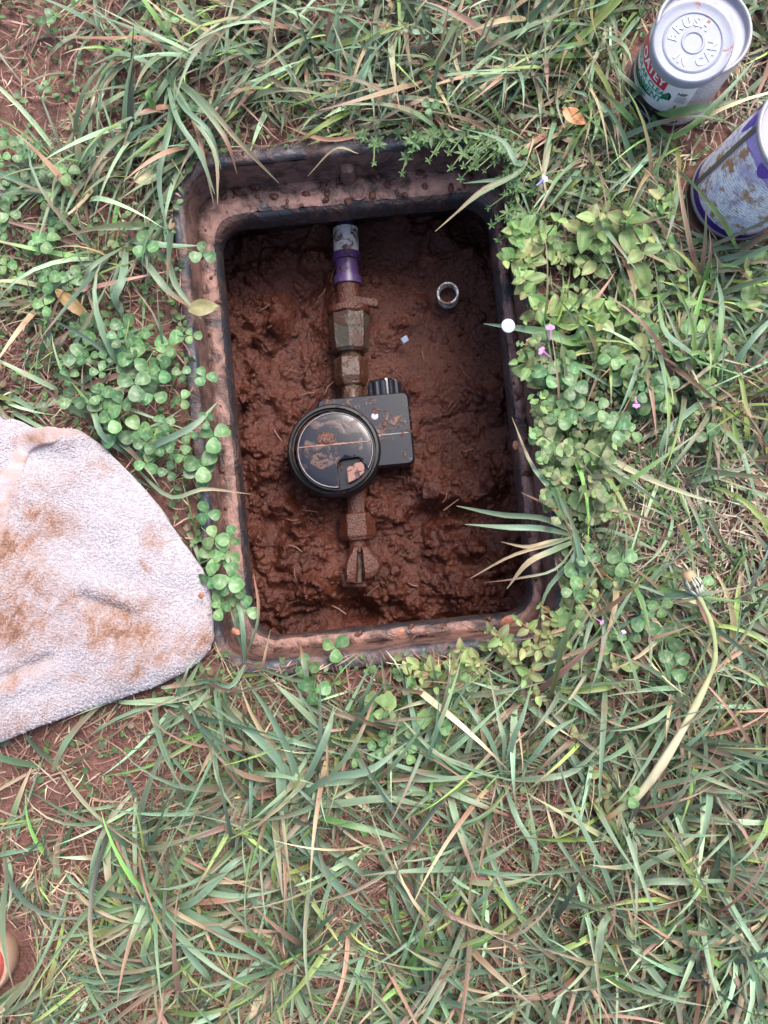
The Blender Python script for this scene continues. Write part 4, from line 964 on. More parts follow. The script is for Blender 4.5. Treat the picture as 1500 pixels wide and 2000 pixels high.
FAN = lambda t: max(0.08, min(1, t * 2.3) ** 0.7 * math.sqrt(max(0.03, 1 - max(0, t - 0.45) ** 2 / 0.32)))
CLO = [leaf_mesh('leaflet', OBOV, 0.0124, 0.0064, c, None, 0.22, dr, (0.30, 0.42, 0.26), mat=LEAF) for c, dr in (((0.085, 0.195, 0.068), 0.05), ((0.12, 0.235, 0.08), 0.12), ((0.075, 0.165, 0.065), -0.12))]
OVL = [leaf_mesh('leaf', OVAL, 0.0162, 0.0050, c, e, 0.34, dr) for c, e, dr in (((0.12, 0.225, 0.068), None, 0.25), ((0.185, 0.30, 0.10), None, 0.1), ((0.15, 0.225, 0.085), (0.32, 0.19, 0.11), 0.35), ((0.22, 0.30, 0.115), (0.30, 0.25, 0.12), 0.0))]
NAR = [leaf_mesh('leaf', LANC, 0.0085, 0.0014, c, None, 0.2, dr, ns=6, nc=2) for c, dr in (((0.065, 0.135, 0.05), 0.2), ((0.10, 0.185, 0.065), 0.0))]
FANL = [leaf_mesh('leaf', FAN, 0.0105, 0.0066, c, None, 0.12, dr, ns=9, scallop=0.16) for c, dr in (((0.125, 0.225, 0.085), 0.2), ((0.19, 0.30, 0.115), 0.0), ((0.17, 0.205, 0.095), 0.4))]

def put(me, parent, name, loc, az, el, s=1.0, roll=0.0):
    o = bpy.data.objects.new(name, me); COL.objects.link(o); o.parent = parent; o.location = loc
    o.rotation_euler = (Matrix.Rotation(az, 3, 'Z') @ Matrix.Rotation(-el, 3, 'Y') @ Matrix.Rotation(roll, 3, 'X')).to_euler(); o.scale = (s, s, s); return o
def stem_part(parent, pts, r, col=(0.17, 0.24, 0.10), name='stem'):
    q = spline(pts, 7); v, f = tube(q, [r * (1.2 - 0.5 * i / 6) for i in range(7)], 5)
    c = np.tile(np.array(col), (len(v), 1)); return mk(name, v, f, STEM, parent, colors=c)

def clover(px, py, label, group, s=1.0, h=None):
    h = h if h is not None else random.uniform(0.018, 0.042); top = G(px, py, h)
    if box_out(top[0], top[1]) < -0.01: return
    da = random.uniform(0, 6.28); d = random.uniform(0.008, 0.025); bx, by = top[0] + d * math.cos(da), top[1] + d * math.sin(da)
    if box_out(bx, by) < 0.047: bx, by = top[0] + (top[0] - BC[0]) * 0.2, top[1] + (top[1] - BC[1]) * 0.08
    b = np.array((bx, by, float(ground_z(bx, by)) - 0.002)); t = empty('clover_leaf', b); tag(t, label, 'clover', group)
    e = top - b; stem_part(t, [(0, 0, 0), e * (0.3, 0.3, 0.65), e], 0.00055)
    a0 = random.uniform(0, 6.28); tx, ty = random.uniform(-0.3, 0.3), random.uniform(-0.3, 0.3); k = random.randrange(3)
    for i in range(3):
        a = a0 + i * 2.094 + random.uniform(-0.15, 0.15); el = random.uniform(-0.2, 0.30) + tx * math.cos(a) + ty * math.sin(a)
        put(CLO[k], t, 'leaflet', tuple(e + np.array((0.0006 * math.cos(a), 0.0006 * math.sin(a), 0))), a, el, s * random.uniform(0.9, 1.12), random.uniform(-0.25, 0.25))
    return t, px, py, s

def rosette(px, py, name, label, cat, group, meshes, pairs, s=1.0, h=0.03, lean=0.0, nper=2, stemcol=(0.22, 0.17, 0.09), flowers=0):
    top = G(px, py, h)
    if box_out(top[0], top[1]) < -0.03: return None
    da = random.uniform(0, 6.28); bx, by = top[0] + lean * math.cos(da), top[1] + lean * math.sin(da)
    if box_out(bx, by) < 0.04:
        u = top[:2] - BC; u = u / np.hypot(*u); k = 0
        bx, by = top[0], top[1]
        while box_out(bx, by) < 0.04 and k < 40: bx, by = bx + u[0] * 0.004, by + u[1] * 0.002; k += 1
    b = np.array((bx, by, float(ground_z(bx, by)) - 0.002)); t = empty(name, b); tag(t, label, cat, group)
    e = top - b; path = spline([(0, 0, 0), e * (0.35, 0.35, 0.6), e], 20); stem_part(t, [(0, 0, 0), e * (0.35, 0.35, 0.6), e], 0.0009, stemcol)
    a0 = random.uniform(0, 6.28)
    for k in range(pairs):
        u = k / max(1, pairs - 1); q = path[int(8 + 11 * u)] if pairs > 1 else path[-1]
        for j in range(nper):
            a = a0 + k * (math.pi / nper) + j * 2 * math.pi / nper + random.uniform(-0.25, 0.25)
            put(random.choice(meshes), t, 'leaf', tuple(q), a, random.uniform(-0.1, 0.25) + 0.55 * u ** 2, s * (1.1 - 0.55 * u ** 1.5) * random.uniform(0.85, 1.15), random.uniform(-0.3, 0.3))
    return t, px, py, s

def relabel(items, noun, marks):
    """tell the plants of one patch apart: the outermost and the largest by that, the others by size and what they stand beside"""
    items = [i for i in items if i]
    if not items: return
    done = set(); xs = [i[1] for i in items]; ys = [i[2] for i in items]; ss = [i[3] for i in items]
    where = lambda i: min(marks, key=lambda m: (m[0] - i[1]) ** 2 + (m[1] - i[2]) ** 2)[2]
    for word, k in (('leftmost', int(np.argmin(xs))), ('rightmost', int(np.argmax(xs))), ('farthest', int(np.argmin(ys))), ('nearest', int(np.argmax(ys))), ('largest', int(np.argmax(ss)))):
        if k not in done: done.add(k); items[k][0]['label'] = word + ' ' + noun + ' of those ' + marks[0][3]
    q = np.quantile(ss, (0.33, 0.67))
    for k, i in enumerate(items):
        if k not in done: i[0]['label'] = ('small ' if i[3] < q[0] else 'large ' if i[3] > q[1] else '') + noun + ' ' + where(i)

def scatter(n, dens=None, poly=None, seed=0):
    r = np.random.RandomState(seed); out = []
    pp = np.array(poly, float); lo, hi = pp.min(0), pp.max(0)
    while len(out) < n:
        c = (r.uniform(lo[0], hi[0]), r.uniform(lo[1], hi[1]))
        if not in_poly(np.array([c[0]]), np.array([c[1]]), pp)[0]: continue
        if any((c[0] - o[0]) ** 2 + (c[1] - o[1]) ** 2 < 14 ** 2 for o in out) and r.rand() < 0.85: continue
        out.append(c)
    return out

def build_weeds():
    # clover patch left of the box
    big = [(243, 640), (330, 672), (262, 700), (150, 690), (375, 655), (285, 480), (395, 495), (90, 470), (300, 770), (355, 780), (400, 735), (405, 820), (320, 870), (270, 840), (285, 905), (360, 890), (235, 790), (195, 770), (330, 920), (385, 915), (300, 855), (140, 780), (165, 645), (320, 690), (355, 730), (135, 735), (370, 850), (310, 825), (250, 720)]
    got = []
    for (x, y) in big + scatter(24, poly=[(170, 640), (330, 630), (420, 760), (425, 930), (330, 960), (250, 880), (160, 830), (110, 740)], seed=3):
        got.append(clover(x, y, 'round green clover leaf in the dense patch between towel and box', 'clover patch left of the box', random.uniform(0.6, 1.3)))
    relabel(got, 'round green clover leaf', [(240, 640, 'at the far end of the patch by the box', 'in the patch between towel and box'), (130, 740, 'at the left end of the clover patch above the towel'), (395, 740, 'leaning on the left rim of the box'), (250, 830, 'close above the towel in the clover patch'), (330, 760, 'in the middle of the clover patch'), (380, 890, 'between the towel slope and the left rim')])
    got = []
    for (x, y) in scatter(26, poly=[(5, 230), (130, 300), (150, 560), (60, 620), (0, 500)], seed=5) + [(92, 35), (330, 38), (88, 170), (362, 205), (20, 350), (95, 470)]:
        got.append(clover(x, y, 'small dull clover leaf in the thin turf at upper left', 'clover at upper left', random.uniform(0.6, 1.0), random.uniform(0.012, 0.03)))
    relabel(got, 'small dull clover leaf', [(30, 260, 'by the bare soil at the upper left', 'in the thin turf at upper left'), (100, 330, 'in the thin turf left of the combed tuft'), (40, 430, 'at the left edge above the orange dead leaf'), (110, 520, 'beside the orange dead leaf'), (200, 40, 'near the upper left corner')])
    got = []
    for (x, y) in scatter(11, poly=[(360, 950), (440, 960), (470, 1190), (420, 1190), (400, 1100)], seed=6) + [(480, 1190), (655, 1265), (600, 1300), (615, 1350)]:
        got.append(clover(x, y, 'dusty clover leaf at the lower left edge of the meter box', 'clover along the lower left of the box', random.uniform(0.8, 1.2), random.uniform(0.012, 0.035)))
    relabel(got, 'dusty clover leaf', [(400, 980, 'by the towel tip and the left rim', 'along the lower left of the box'), (430, 1080, 'beside the left rim near the towel corner'), (470, 1180, 'at the lower left corner of the box'), (620, 1300, 'below the near rim of the box')])
    got = []
    for (x, y) in [(1118, 755), (1090, 815), (1110, 790), (1150, 1085), (1385, 855), (1350, 700), (1345, 720), (1400, 680), (1300, 780), (1285, 1420), (1180, 1280), (1370, 1140), (1060, 730), (1170, 800), (1210, 820), (1195, 700), (1060, 860), (1310, 1310)] + scatter(16, poly=[(1060, 720), (1250, 640), (1440, 640), (1420, 760), (1200, 870), (1090, 900)], seed=8) + scatter(10, poly=[(1100, 1060), (1300, 1100), (1330, 1330), (1150, 1330)], seed=9):
        got.append(clover(x, y, 'bright clover leaf among the weeds right of the meter box', 'clover right of the box', random.uniform(0.8, 1.3)))
    relabel(got, 'bright clover leaf', [(1090, 780, 'by the right rim below the pink flowers', 'right of the box'), (1200, 760, 'near the big scalloped henbit head'), (1360, 700, 'in the straw beside the fresh tall tuft'), (1150, 880, 'among the henbit right of the box'), (1200, 1180, 'below the arching spray at the right'), (1280, 1350, 'left of the dandelion stalk')])
    got = []
    for (x, y) in [(840, 210), (1230, 1555), (690, 1480)] + scatter(8, poly=[(700, 1380), (900, 1400), (880, 1500), (700, 1480)], seed=12):
        got.append(clover(x, y, 'tiny clover leaf peeping out between grass blades', 'clover in the grass', random.uniform(0.6, 0.9)))
    relabel(got, 'tiny clover leaf', [(840, 210, 'in the grass above the box', 'in the long grass'), (800, 1440, 'in the grass below the near rim'), (1230, 1555, 'by the dandelion foot')])
    # ovate leaved weeds: right of the box
    got = []
    for (x, y) in [(1220, 330), (1140, 565), (1090, 430), (1150, 600), (1110, 560), (1300, 395), (1085, 640), (1180, 480), (1310, 420), (1075, 470), (1050, 600), (1110, 500), (1165, 660), (1245, 600), (1030, 520)] + scatter(12, poly=[(1000, 400), (1150, 330), (1330, 400), (1320, 640), (1130, 720), (1000, 680)], seed=14) + scatter(9, poly=[(1230, 480), (1480, 520), (1490, 700), (1250, 720)], seed=33) + scatter(12, poly=[(975, 430), (1010, 420), (1045, 720), (1010, 740)], seed=34):
        got.append(rosette(x, y, 'chickweed_plant', 'fresh green oval leaved weed on the bank right of the opening', 'weed', 'oval leaved weeds right of the box', [OVL[0], OVL[1], OVL[1], OVL[3]], random.choice((2, 3, 4)), random.uniform(0.6, 1.6), random.uniform(0.025, 0.05), 0.02))
    relabel(got, 'fresh green oval leaved weed', [(1220, 340, 'below the cement can', 'right of the opening'), (1300, 400, 'left of the primer can'), (1400, 600, 'below the primer can'), (1090, 450, 'by the upper right corner of the opening'), (1150, 580, 'on the right bank above the pink flowers'), (1040, 580, 'leaning over the right rim above the white disc'), (1180, 480, 'in the middle of the right bank')])
    # and along the lower right corner, some with reddish tips
    got = []
    for (x, y) in [(1060, 1200), (1160, 1150), (960, 1230), (955, 1260), (930, 1310), (950, 1325), (1040, 1260), (1090, 1300), (905, 1375), (1170, 1270), (1070, 1260), (1010, 1210), (850, 1340), (880, 1300), (1200, 1135), (920, 1290), (1000, 1290), (820, 1310), (1130, 1230)] + scatter(26, poly=[(780, 1300), (930, 1240), (1040, 1170), (1200, 1120), (1210, 1290), (1060, 1360), (860, 1400)], seed=15):
        got.append(rosette(x, y, 'chickweed_plant', 'pale green weed with reddish oval leaves at the lower right corner of the box', 'weed', 'oval leaved weeds below the box', [OVL[1], OVL[2], OVL[3]], random.choice((2, 3, 3)), random.uniform(0.62, 1.0), random.uniform(0.02, 0.042), 0.018, stemcol=(0.34, 0.14, 0.08)))
    relabel(got, 'reddish tipped weed', [(850, 1340, 'below the near rim', 'at the lower right corner'), (950, 1280, 'crowding the near rim towards the right'), (1050, 1210, 'at the rounded lower right corner of the box'), (1160, 1160, 'below the arching grass spray'), (1090, 1300, 'among the blades below the lower right corner'), (900, 1390, 'in the grass below the corner weeds')])
    got = []
    for (x, y) in [(1190, 1530), (1130, 1435), (1175, 1555)]:
        got.append(rosette(x, y, 'chickweed_plant', 'reddish oval leaved weed by the foot of the dandelion stalk', 'weed', 'weeds by the dandelion', [OVL[2], OVL[2]], 3, 0.95, 0.03, 0.02, stemcol=(0.34, 0.13, 0.07)))
    relabel(got, 'reddish oval leaved weed', [(1190, 1530, 'by the foot of the dandelion stalk', 'near the dandelion foot')])
    # scalloped henbit
    spots = [(1250, 740), (1235, 775), (1110, 700), (1205, 870), (1145, 960), (1170, 900), (1100, 880), (1080, 920), (1130, 1180), (1130, 1210), (1215, 1005), (760, 1395), (870, 1420), (1060, 775), (1050, 820), (1165, 610), (1180, 1010), (1105, 940), (1090, 1010), (1230, 560), (880, 1345)] + scatter(22, poly=[(1040, 760), (1200, 830), (1220, 980), (1100, 1000), (1040, 900)], seed=17) + scatter(18, poly=[(1010, 650), (1045, 640), (1090, 980), (1060, 1000), (1030, 800)], seed=31) + scatter(12, poly=[(1220, 620), (1450, 650), (1400, 800), (1240, 830)], seed=35)
    got = []
    for (x, y) in spots:
        got.append(rosette(x, y, 'henbit_plant', 'scallop leaved henbit weed at the right of the meter box', 'weed', 'henbit weeds', FANL, random.choice((2, 3)), random.uniform(0.6, 1.3), random.uniform(0.02, 0.045), 0.015, nper=random.choice((2, 3)), stemcol=(0.28, 0.16, 0.10)))
    relabel(got, 'scallop leaved henbit weed', [(1250, 750, 'above its small pink flower', 'right of the box'), (1070, 800, 'against the right rim below the pink flowers'), (1100, 920, 'beside the right rim above the arching spray'), (1170, 880, 'in the middle of the henbit patch'), (1140, 1190, 'near the mauve flower'), (820, 1390, 'in the grass below the near rim'), (1200, 580, 'among the oval leaved weeds'), (1340, 720, 'in the straw beside the fresh tall tuft')])
    # flowers
    FL = m_plain('pink_petal', (0.42, 0.17, 0.40), 0.5); FB = m_plain('blue_petal', (0.40, 0.38, 0.75), 0.5)
    for (x, y, az, mt, lb, s) in ((1074, 664, 1.6, FL, 'pink tubular henbit flower, upper of the pair by the right rim', 1.1), (1074, 697, 2.6, FL, 'pink tubular henbit flower, lower of the pair by the right rim', 1.0), (1241, 775, -1.6, FL, 'small pink flower under the big scalloped henbit head', 0.9), (1163, 1208, -0.6, FL, 'small mauve flower near the lower right corner of the box', 0.6), (1212, 1245, 1.2, FB, 'tiny violet flower left of the dandelion stalk', 0.6), (1048, 362, 0.6, FB, 'pale blue flower above the upper right corner of the box', 0.9)):
        c = G(x, y, 0.045); t = empty('flower', c); tag(t, lb, 'flower')
        v, f = tube([(0, 0, -0.03), (0.001, 0, -0.012), (0, 0, 0)], 0.0005, 5); mk('stalk', v, f, STEM, t, colors=np.tile((0.17, 0.24, 0.10), (len(v), 1)))
        v, f = tube([(0, 0, 0), (0.004 * s * math.cos(az), 0.004 * s * math.sin(az), 0.001), (0.008 * s * math.cos(az), 0.008 * s * math.sin(az), 0.003)], [0.0008 * s, 0.001 * s, 0.0018 * s], 7); mk('corolla', v, f, mt, t)
        for k in (-1, 0, 1):
            a = az + k * 0.9; q = np.array((0.008 * s * math.cos(az), 0.008 * s * math.sin(az), 0.003))
            v = np.array([(0, -0.001, 0), (0, 0.001, 0), (0.0035, 0.0018, 0.0006), (0.0035, -0.0018, 0.0006), (0.005, 0, 0)]) * s; ro = np.array([[math.cos(a), -math.sin(a), 0], [math.sin(a), math.cos(a), 0], [0, 0, 1]])
            mk('petal', v @ ro.T + q, [(0, 3, 2, 1), (3, 4, 2)], mt, t)
    # narrow leaved bedstraw hanging at the far edge
    spots = [(735, 285), (785, 340), (730, 320), (880, 330), (850, 300), (900, 350), (800, 280), (930, 330), (960, 440), (975, 470), (700, 268), (830, 275), (910, 300), (1000, 480), (990, 430)] + scatter(46, poly=[(780, 240), (1000, 250), (1060, 420), (1010, 500), (960, 420), (900, 330), (790, 310)], seed=19)
    got = []
    for (x, y) in spots:
        got.append(rosette(x, y, 'bedstraw_plant', 'narrow leaved bedstraw sprig hanging over the upper right rim', 'weed', 'bedstraw at the upper right rim', NAR, random.choice((2, 3)), random.uniform(0.8, 1.35), random.uniform(0.004, 0.035), 0.015, nper=5, stemcol=(0.14, 0.2, 0.08)))
    relabel(got, 'narrow leaved bedstraw sprig', [(740, 290, 'hanging over the middle of the far rim', 'at the upper right of the box'), (860, 300, 'on the far rim right of its middle'), (980, 450, 'at the upper right corner of the opening'), (950, 300, 'in the grass above the upper right corner'), (1030, 400, 'beside the pale blue flower')])
    got = []
    for (x, y) in scatter(22, poly=[(1050, 200), (1250, 260), (1470, 640), (1480, 1050), (1300, 1150), (1200, 700)], seed=20) + scatter(8, poly=[(60, 560), (160, 560), (160, 660), (60, 660)], seed=21) + scatter(7, poly=[(500, 1650), (560, 1750), (520, 1790), (640, 1900)], seed=22):
        got.append(rosette(x, y, 'bedstraw_plant', 'star shaped sprig of narrow leaves down in the lawn', 'weed', 'narrow leaved sprigs in the lawn', NAR, 2, random.uniform(0.8, 1.3), random.uniform(0.01, 0.025), 0.008, nper=6, stemcol=(0.14, 0.2, 0.08)))
    relabel(got, 'star shaped narrow leaved sprig', [(1150, 300, 'in the lawn below the cement can', 'down in the lawn'), (1400, 500, 'below the primer can'), (1350, 900, 'in the straw at the right'), (110, 610, 'below the orange dead leaf'), (540, 1760, 'below the large radiating tuft'), (1250, 600, 'in the grass right of the oval leaved weeds')])
build_weeds()

def build_small_leaves():
    """carpet of small leaves under the weeds"""
    px, py = sample(36000, lambda a, b: D_SMALL(a, b) ** 1.4); n = len(px); g = G(px, py, 0.0)
    ns, nc = 5, 2; L = RNG.uniform(0.004, 0.0095, n); W = L * RNG.uniform(0.22, 0.42, n); az = RNG.uniform(0, 6.28, n); el = RNG.normal(0.15, 0.45, n)
    z0 = ground_z(g[:, 0], g[:, 1]) + RNG.uniform(0.002, 0.022, n) * (0.4 + 0.6 * D_SMALL(px, py)); V = np.empty((n, ns, 3, 3))
    for i in range(ns):
        t = i / (ns - 1); w_ = max(0.06, math.sin(math.pi * (0.04 + 0.96 * t)) ** 0.7)
        for j, u in enumerate((-1, 0, 1)):
            V[:, i, j, 0] = g[:, 0] + np.cos(az) * np.cos(el) * t * L - np.sin(az) * u * w_ * W; V[:, i, j, 1] = g[:, 1] + np.sin(az) * np.cos(el) * t * L + np.cos(az) * u * w_ * W
            V[:, i, j, 2] = z0 + np.sin(el) * t * L - 0.25 * t * t * L + abs(u) * w_ * W * 0.25
    pal = np.array([(0.10, 0.20, 0.07), (0.14, 0.26, 0.085), (0.075, 0.15, 0.06), (0.18, 0.235, 0.10), (0.24, 0.165, 0.09)]); c = pal[RNG.choice(5, n, p=(0.34, 0.26, 0.22, 0.12, 0.06))] * RNG.uniform(0.7, 1.3, (n, 1))
    C = np.repeat(c, ns * 3, 0); ii = (np.arange(n) * ns * 3)[:, None, None] + (np.arange(ns - 1) * 3)[None, :, None] + np.arange(2)[None, None, :]
    F = np.stack([ii, ii + 1, ii + 4, ii + 3], -1).reshape(-1, 4)
    X, Y = V[:, :, 1, 0], V[:, :, 1, 1]; ok = np.all(cover_ok(X, Y, 0), 1) & (box_out(X[:, 0], Y[:, 0]) > 0.036) & ~np.any(in_poly(X, Y, TOWEL_OUT), 1)
    V, F, C = keep_blades(V, F, C, ok, ns)
    o = mk('ground_cover', V, F, WEED, colors=C); tag(o, 'low carpet of small green leaves in the lawn', 'ground cover', kind='stuff')
build_small_leaves()

# ------------------------------------------------------------------ single grass tufts and stalks that stand out
def blade_part(parent, pts, wpx, col, tip=None, tipf=0.7, name='blade', roll=0.0):
    """a blade through photo points (x, y, height)"""
    S = 12; q = spline([tuple(G(a, b, z)) for a, b, z in pts], S); t = np.gradient(q, axis=0); t /= np.linalg.norm(t, axis=1)[:, None] + 1e-12
    side = np.column_stack([-t[:, 1], t[:, 0], np.zeros(S)]); side /= np.linalg.norm(side, axis=1)[:, None] + 1e-9; up = np.cross(t, side)
    s = np.linspace(0, 1, S); tw = roll + 0.5 * np.sin(s * 3 + pts[0][0]); wv = wpx * 0.00047 / 2 * np.clip(0.35 + 2.6 * s, 0, 1) * np.clip((1 - s) * 2.6, 0.04, 1) ** 0.7
    sd_ = side * np.cos(tw)[:, None] + up * np.sin(tw)[:, None]; nr = up * np.cos(tw)[:, None] - side * np.sin(tw)[:, None]
    v = np.stack([q - sd_ * wv[:, None] + nr * wv[:, None] * 0.15, q - nr * wv[:, None] * 0.25, q + sd_ * wv[:, None] + nr * wv[:, None] * 0.15], 1).reshape(-1, 3)
    f = [(i * 3 + j, i * 3 + j + 1, i * 3 + j + 4, i * 3 + j + 3) for i in range(S - 1) for j in range(2)]
    col = np.array(col); tip = np.array(tip if tip is not None else col); c = col + (tip - col) * np.clip((s - tipf) * 4, 0, 1)[:, None]
    c = c + (np.array((0.26, 0.28, 0.13)) - c) * np.clip(0.12 - s, 0, 1)[:, None] * 4
    c = np.repeat(c, 3, 0); c[1::3] *= 0.86
    return mk(name, v - np.array(parent.location), f, BLADE, parent, colors=c)
GG, BG, YG, FG, ST, PB = (0.20, 0.275, 0.17), (0.175, 0.275, 0.18), (0.24, 0.34, 0.09), (0.125, 0.255, 0.075), (0.46, 0.36, 0.22), (0.33, 0.18, 0.12)
def tuft(base, blades_, label, group=None):
    b = G(base[0], base[1], 0.0); t = empty('grass_tuft', (b[0], b[1], float(ground_z(b[0], b[1])))); tag(t, label, 'grass tuft', group)
    for (pts, wpx, col, tip, tf) in blades_:
        p = [(base[0] + random.uniform(-7, 7), base[1] + random.uniform(-7, 7), 0.0)] + list(pts); blade_part(t, p, wpx, col, tip, tf, roll=random.uniform(-0.25, 0.25))
    return t
def build_tufts():
    tuft((1135, 1045), [([(1060, 1012, 0.03), (980, 1005, 0.035), (892, 988, 0.02)], 13, GG, None, 1), ([(1060, 1032, 0.028), (990, 1030, 0.032), (908, 1024, 0.02)], 12, BG, GG, 0.6), ([(1075, 1058, 0.025), (1030, 1068, 0.024), (978, 1058, 0.012)], 8, GG, ST, 0.2),
        ([(1080, 1075, 0.028), (1030, 1100, 0.03), (990, 1150, 0.01)], 12, GG, ST, 0.35), ([(1085, 1060, 0.025), (1000, 1085, 0.028), (918, 1130, 0.005)], 7, GG, ST, 0.3), ([(1090, 1108, 0.02), (1020, 1128, 0.02), (945, 1138, 0.006)], 5, GG, PB, 0.5),
        ([(1100, 985, 0.03), (1040, 910, 0.025), (1000, 815, 0.005)], 9, BG, ST, 0.6), ([(1100, 1010, 0.02), (1065, 985, 0.02), (1018, 962, 0.005)], 8, GG, PB, 0.25), ([(1180, 1035, 0.02), (1250, 1060, 0.02), (1335, 1105, 0.005)], 10, GG, PB, 0.7), ([(1120, 1090, 0.02), (1070, 1150, 0.02), (1050, 1215, 0.005)], 10, BG, GG, 0.7)],
        'spray of grass blades arching left over the box\'s right rim')
    tuft((575, 1575), [([(560, 1510, 0.03), (500, 1440, 0.05), (410, 1375, 0.04)], 16, BG, None, 1), ([(575, 1500, 0.03), (530, 1400, 0.045), (475, 1320, 0.03)], 15, BG, GG, 0.7), ([(555, 1590, 0.03), (548, 1500, 0.035), (545, 1465, 0.02)], 22, GG, BG, 0.4),
        ([(610, 1500, 0.04), (640, 1430, 0.05), (652, 1380, 0.03)], 14, BG, GG, 0.6), ([(640, 1520, 0.04), (720, 1505, 0.05), (795, 1450, 0.04)], 16, BG, GG, 0.8), ([(660, 1500, 0.04), (705, 1430, 0.055), (738, 1340, 0.03)], 9, GG, PB, 0.55), ([(660, 1570, 0.03), (760, 1560, 0.04), (850, 1580, 0.01)], 15, GG, None, 1),
        ([(610, 1660, 0.03), (660, 1730, 0.035), (740, 1810, 0.01)], 20, BG, GG, 0.8), ([(620, 1640, 0.03), (690, 1690, 0.03), (715, 1720, 0.01)], 14, GG, ST, 0.8), ([(640, 1600, 0.03), (720, 1620, 0.04), (850, 1655, 0.01)], 13, FG, GG, 0.5), ([(540, 1680, 0.02), (535, 1710, 0.02), (540, 1745, 0.01)], 13, YG, PB, 0.8),
        ([(520, 1480, 0.03), (450, 1460, 0.03), (405, 1480, 0.01)], 13, GG, PB, 0.3), ([(500, 1680, 0.02), (400, 1740, 0.02), (330, 1830, 0.01)], 12, GG, BG, 0.5)], 'large radiating grass tuft in the lawn below the box')
    tuft((330, 150), [([(345, 230, 0.04), (390, 300, 0.035), (420, 380, 0.02)], 12, BG, GG, 0.6), ([(370, 220, 0.04), (420, 300, 0.04), (425, 400, 0.02)], 10, GG, ST, 0.6), ([(360, 210, 0.04), (410, 260, 0.04), (432, 330, 0.02)], 10, BG, None, 1), ([(380, 190, 0.04), (440, 270, 0.045), (463, 340, 0.02)], 10, GG, PB, 0.5),
        ([(400, 200, 0.04), (470, 280, 0.045), (545, 358, 0.01)], 11, GG, ST, 0.35), ([(330, 250, 0.03), (310, 350, 0.03), (330, 470, 0.01)], 12, BG, None, 1), ([(300, 130, 0.03), (240, 105, 0.03), (178, 128, 0.02)], 12, BG, ST, 0.8), ([(300, 80, 0.03), (200, 75, 0.03), (105, 72, 0.01)], 14, PB, GG, 0.7), ([(290, 180, 0.03), (300, 210, 0.02), (296, 230, 0.01)], 12, FG, YG, 0.5), ([(380, 240, 0.03), (400, 320, 0.03), (418, 400, 0.005)], 8, PB, ST, 0.5)],
        'long grass tuft combed down towards the upper left corner of the box')
    tuft((1040, 300), [([(1010, 340, 0.03), (930, 385, 0.04), (850, 452, 0.02)], 10, GG, ST, 0.62), ([(1005, 340, 0.03), (940, 370, 0.04), (875, 430, 0.03)], 6, GG, ST, 0.4), ([(1000, 350, 0.03), (960, 352, 0.03), (905, 358, 0.02)], 8, BG, None, 1), ([(1010, 320, 0.03), (980, 275, 0.03), (900, 250, 0.02)], 11, BG, GG, 0.8)],
        'pale tipped grass blades reaching over the upper right corner of the opening')
    tuft((480, 1290), [([(465, 1230, 0.03), (455, 1200, 0.035), (440, 1160, 0.01)], 12, GG, PB, 0.5), ([(475, 1240, 0.03), (468, 1190, 0.03), (455, 1175, 0.01)], 10, BG, None, 1), ([(500, 1230, 0.03), (505, 1180, 0.03), (495, 1120, 0.01)], 8, GG, PB, 0.4), ([(510, 1300, 0.03), (520, 1270, 0.03), (528, 1230, 0.005)], 7, PB, ST, 0.5), ([(450, 1340, 0.03), (400, 1330, 0.03), (340, 1340, 0.005)], 11, BG, GG, 0.7), ([(590, 1330, 0.02), (592, 1290, 0.03), (585, 1250, 0.005)], 10, GG, PB, 0.6)],
        'short grass tuft at the lower left corner of the box')
    tuft((985, 1530), [([(1000, 1450, 0.04), (1020, 1400, 0.05), (1040, 1330, 0.03)], 12, BG, GG, 0.7), ([(960, 1450, 0.04), (930, 1400, 0.05), (895, 1350, 0.03)], 11, BG, None, 1), ([(985, 1450, 0.04), (978, 1420, 0.045), (955, 1310, 0.03)], 10, GG, PB, 0.8), ([(1040, 1480, 0.03), (1080, 1430, 0.04), (1130, 1400, 0.02)], 12, BG, GG, 0.8), ([(920, 1500, 0.03), (850, 1470, 0.04), (780, 1400, 0.02)], 10, GG, ST, 0.8), ([(1060, 1520, 0.03), (1130, 1500, 0.03), (1200, 1420, 0.02)], 12, GG, None, 1), ([(960, 1580, 0.03), (900, 1620, 0.02), (850, 1640, 0.01)], 11, FG, GG, 0.4), ([(1010, 1600, 0.03), (1050, 1680, 0.03), (1000, 1760, 0.01)], 12, BG, PB, 0.8)],
        'upright grass tuft below the weeds at the lower right corner')
    tuft((760 + 450, 1770), [([(1180, 1700, 0.04), (1130, 1600, 0.05), (1095, 1500, 0.03)], 11, BG, None, 1), ([(1180, 1800, 0.04), (1165, 1880, 0.04), (1145, 1970, 0.02)], 14, GG, PB, 0.85), ([(1150, 1720, 0.03), (1090, 1640, 0.04), (1060, 1550, 0.02)], 9, GG, ST, 0.6), ([(1260, 1725, 0.03), (1350, 1722, 0.035), (1450, 1720, 0.02)], 13, GG, BG, 0.5), ([(1280, 1800, 0.03), (1340, 1850, 0.03), (1450, 1890, 0.01)], 13, BG, PB, 0.5), ([(1150, 1830, 0.03), (1080, 1860, 0.03), (1010, 1880, 0.01)], 11, YG, GG, 0.5), ([(1240, 1850, 0.03), (1300, 1930, 0.03), (1360, 2010, 0.01)], 14, GG, BG, 0.5), ([(1250, 1700, 0.02), (1320, 1660, 0.03), (1400, 1600, 0.01)], 12, GG, ST, 0.7)],
        'sprawling grass tuft in the lower right of the lawn')
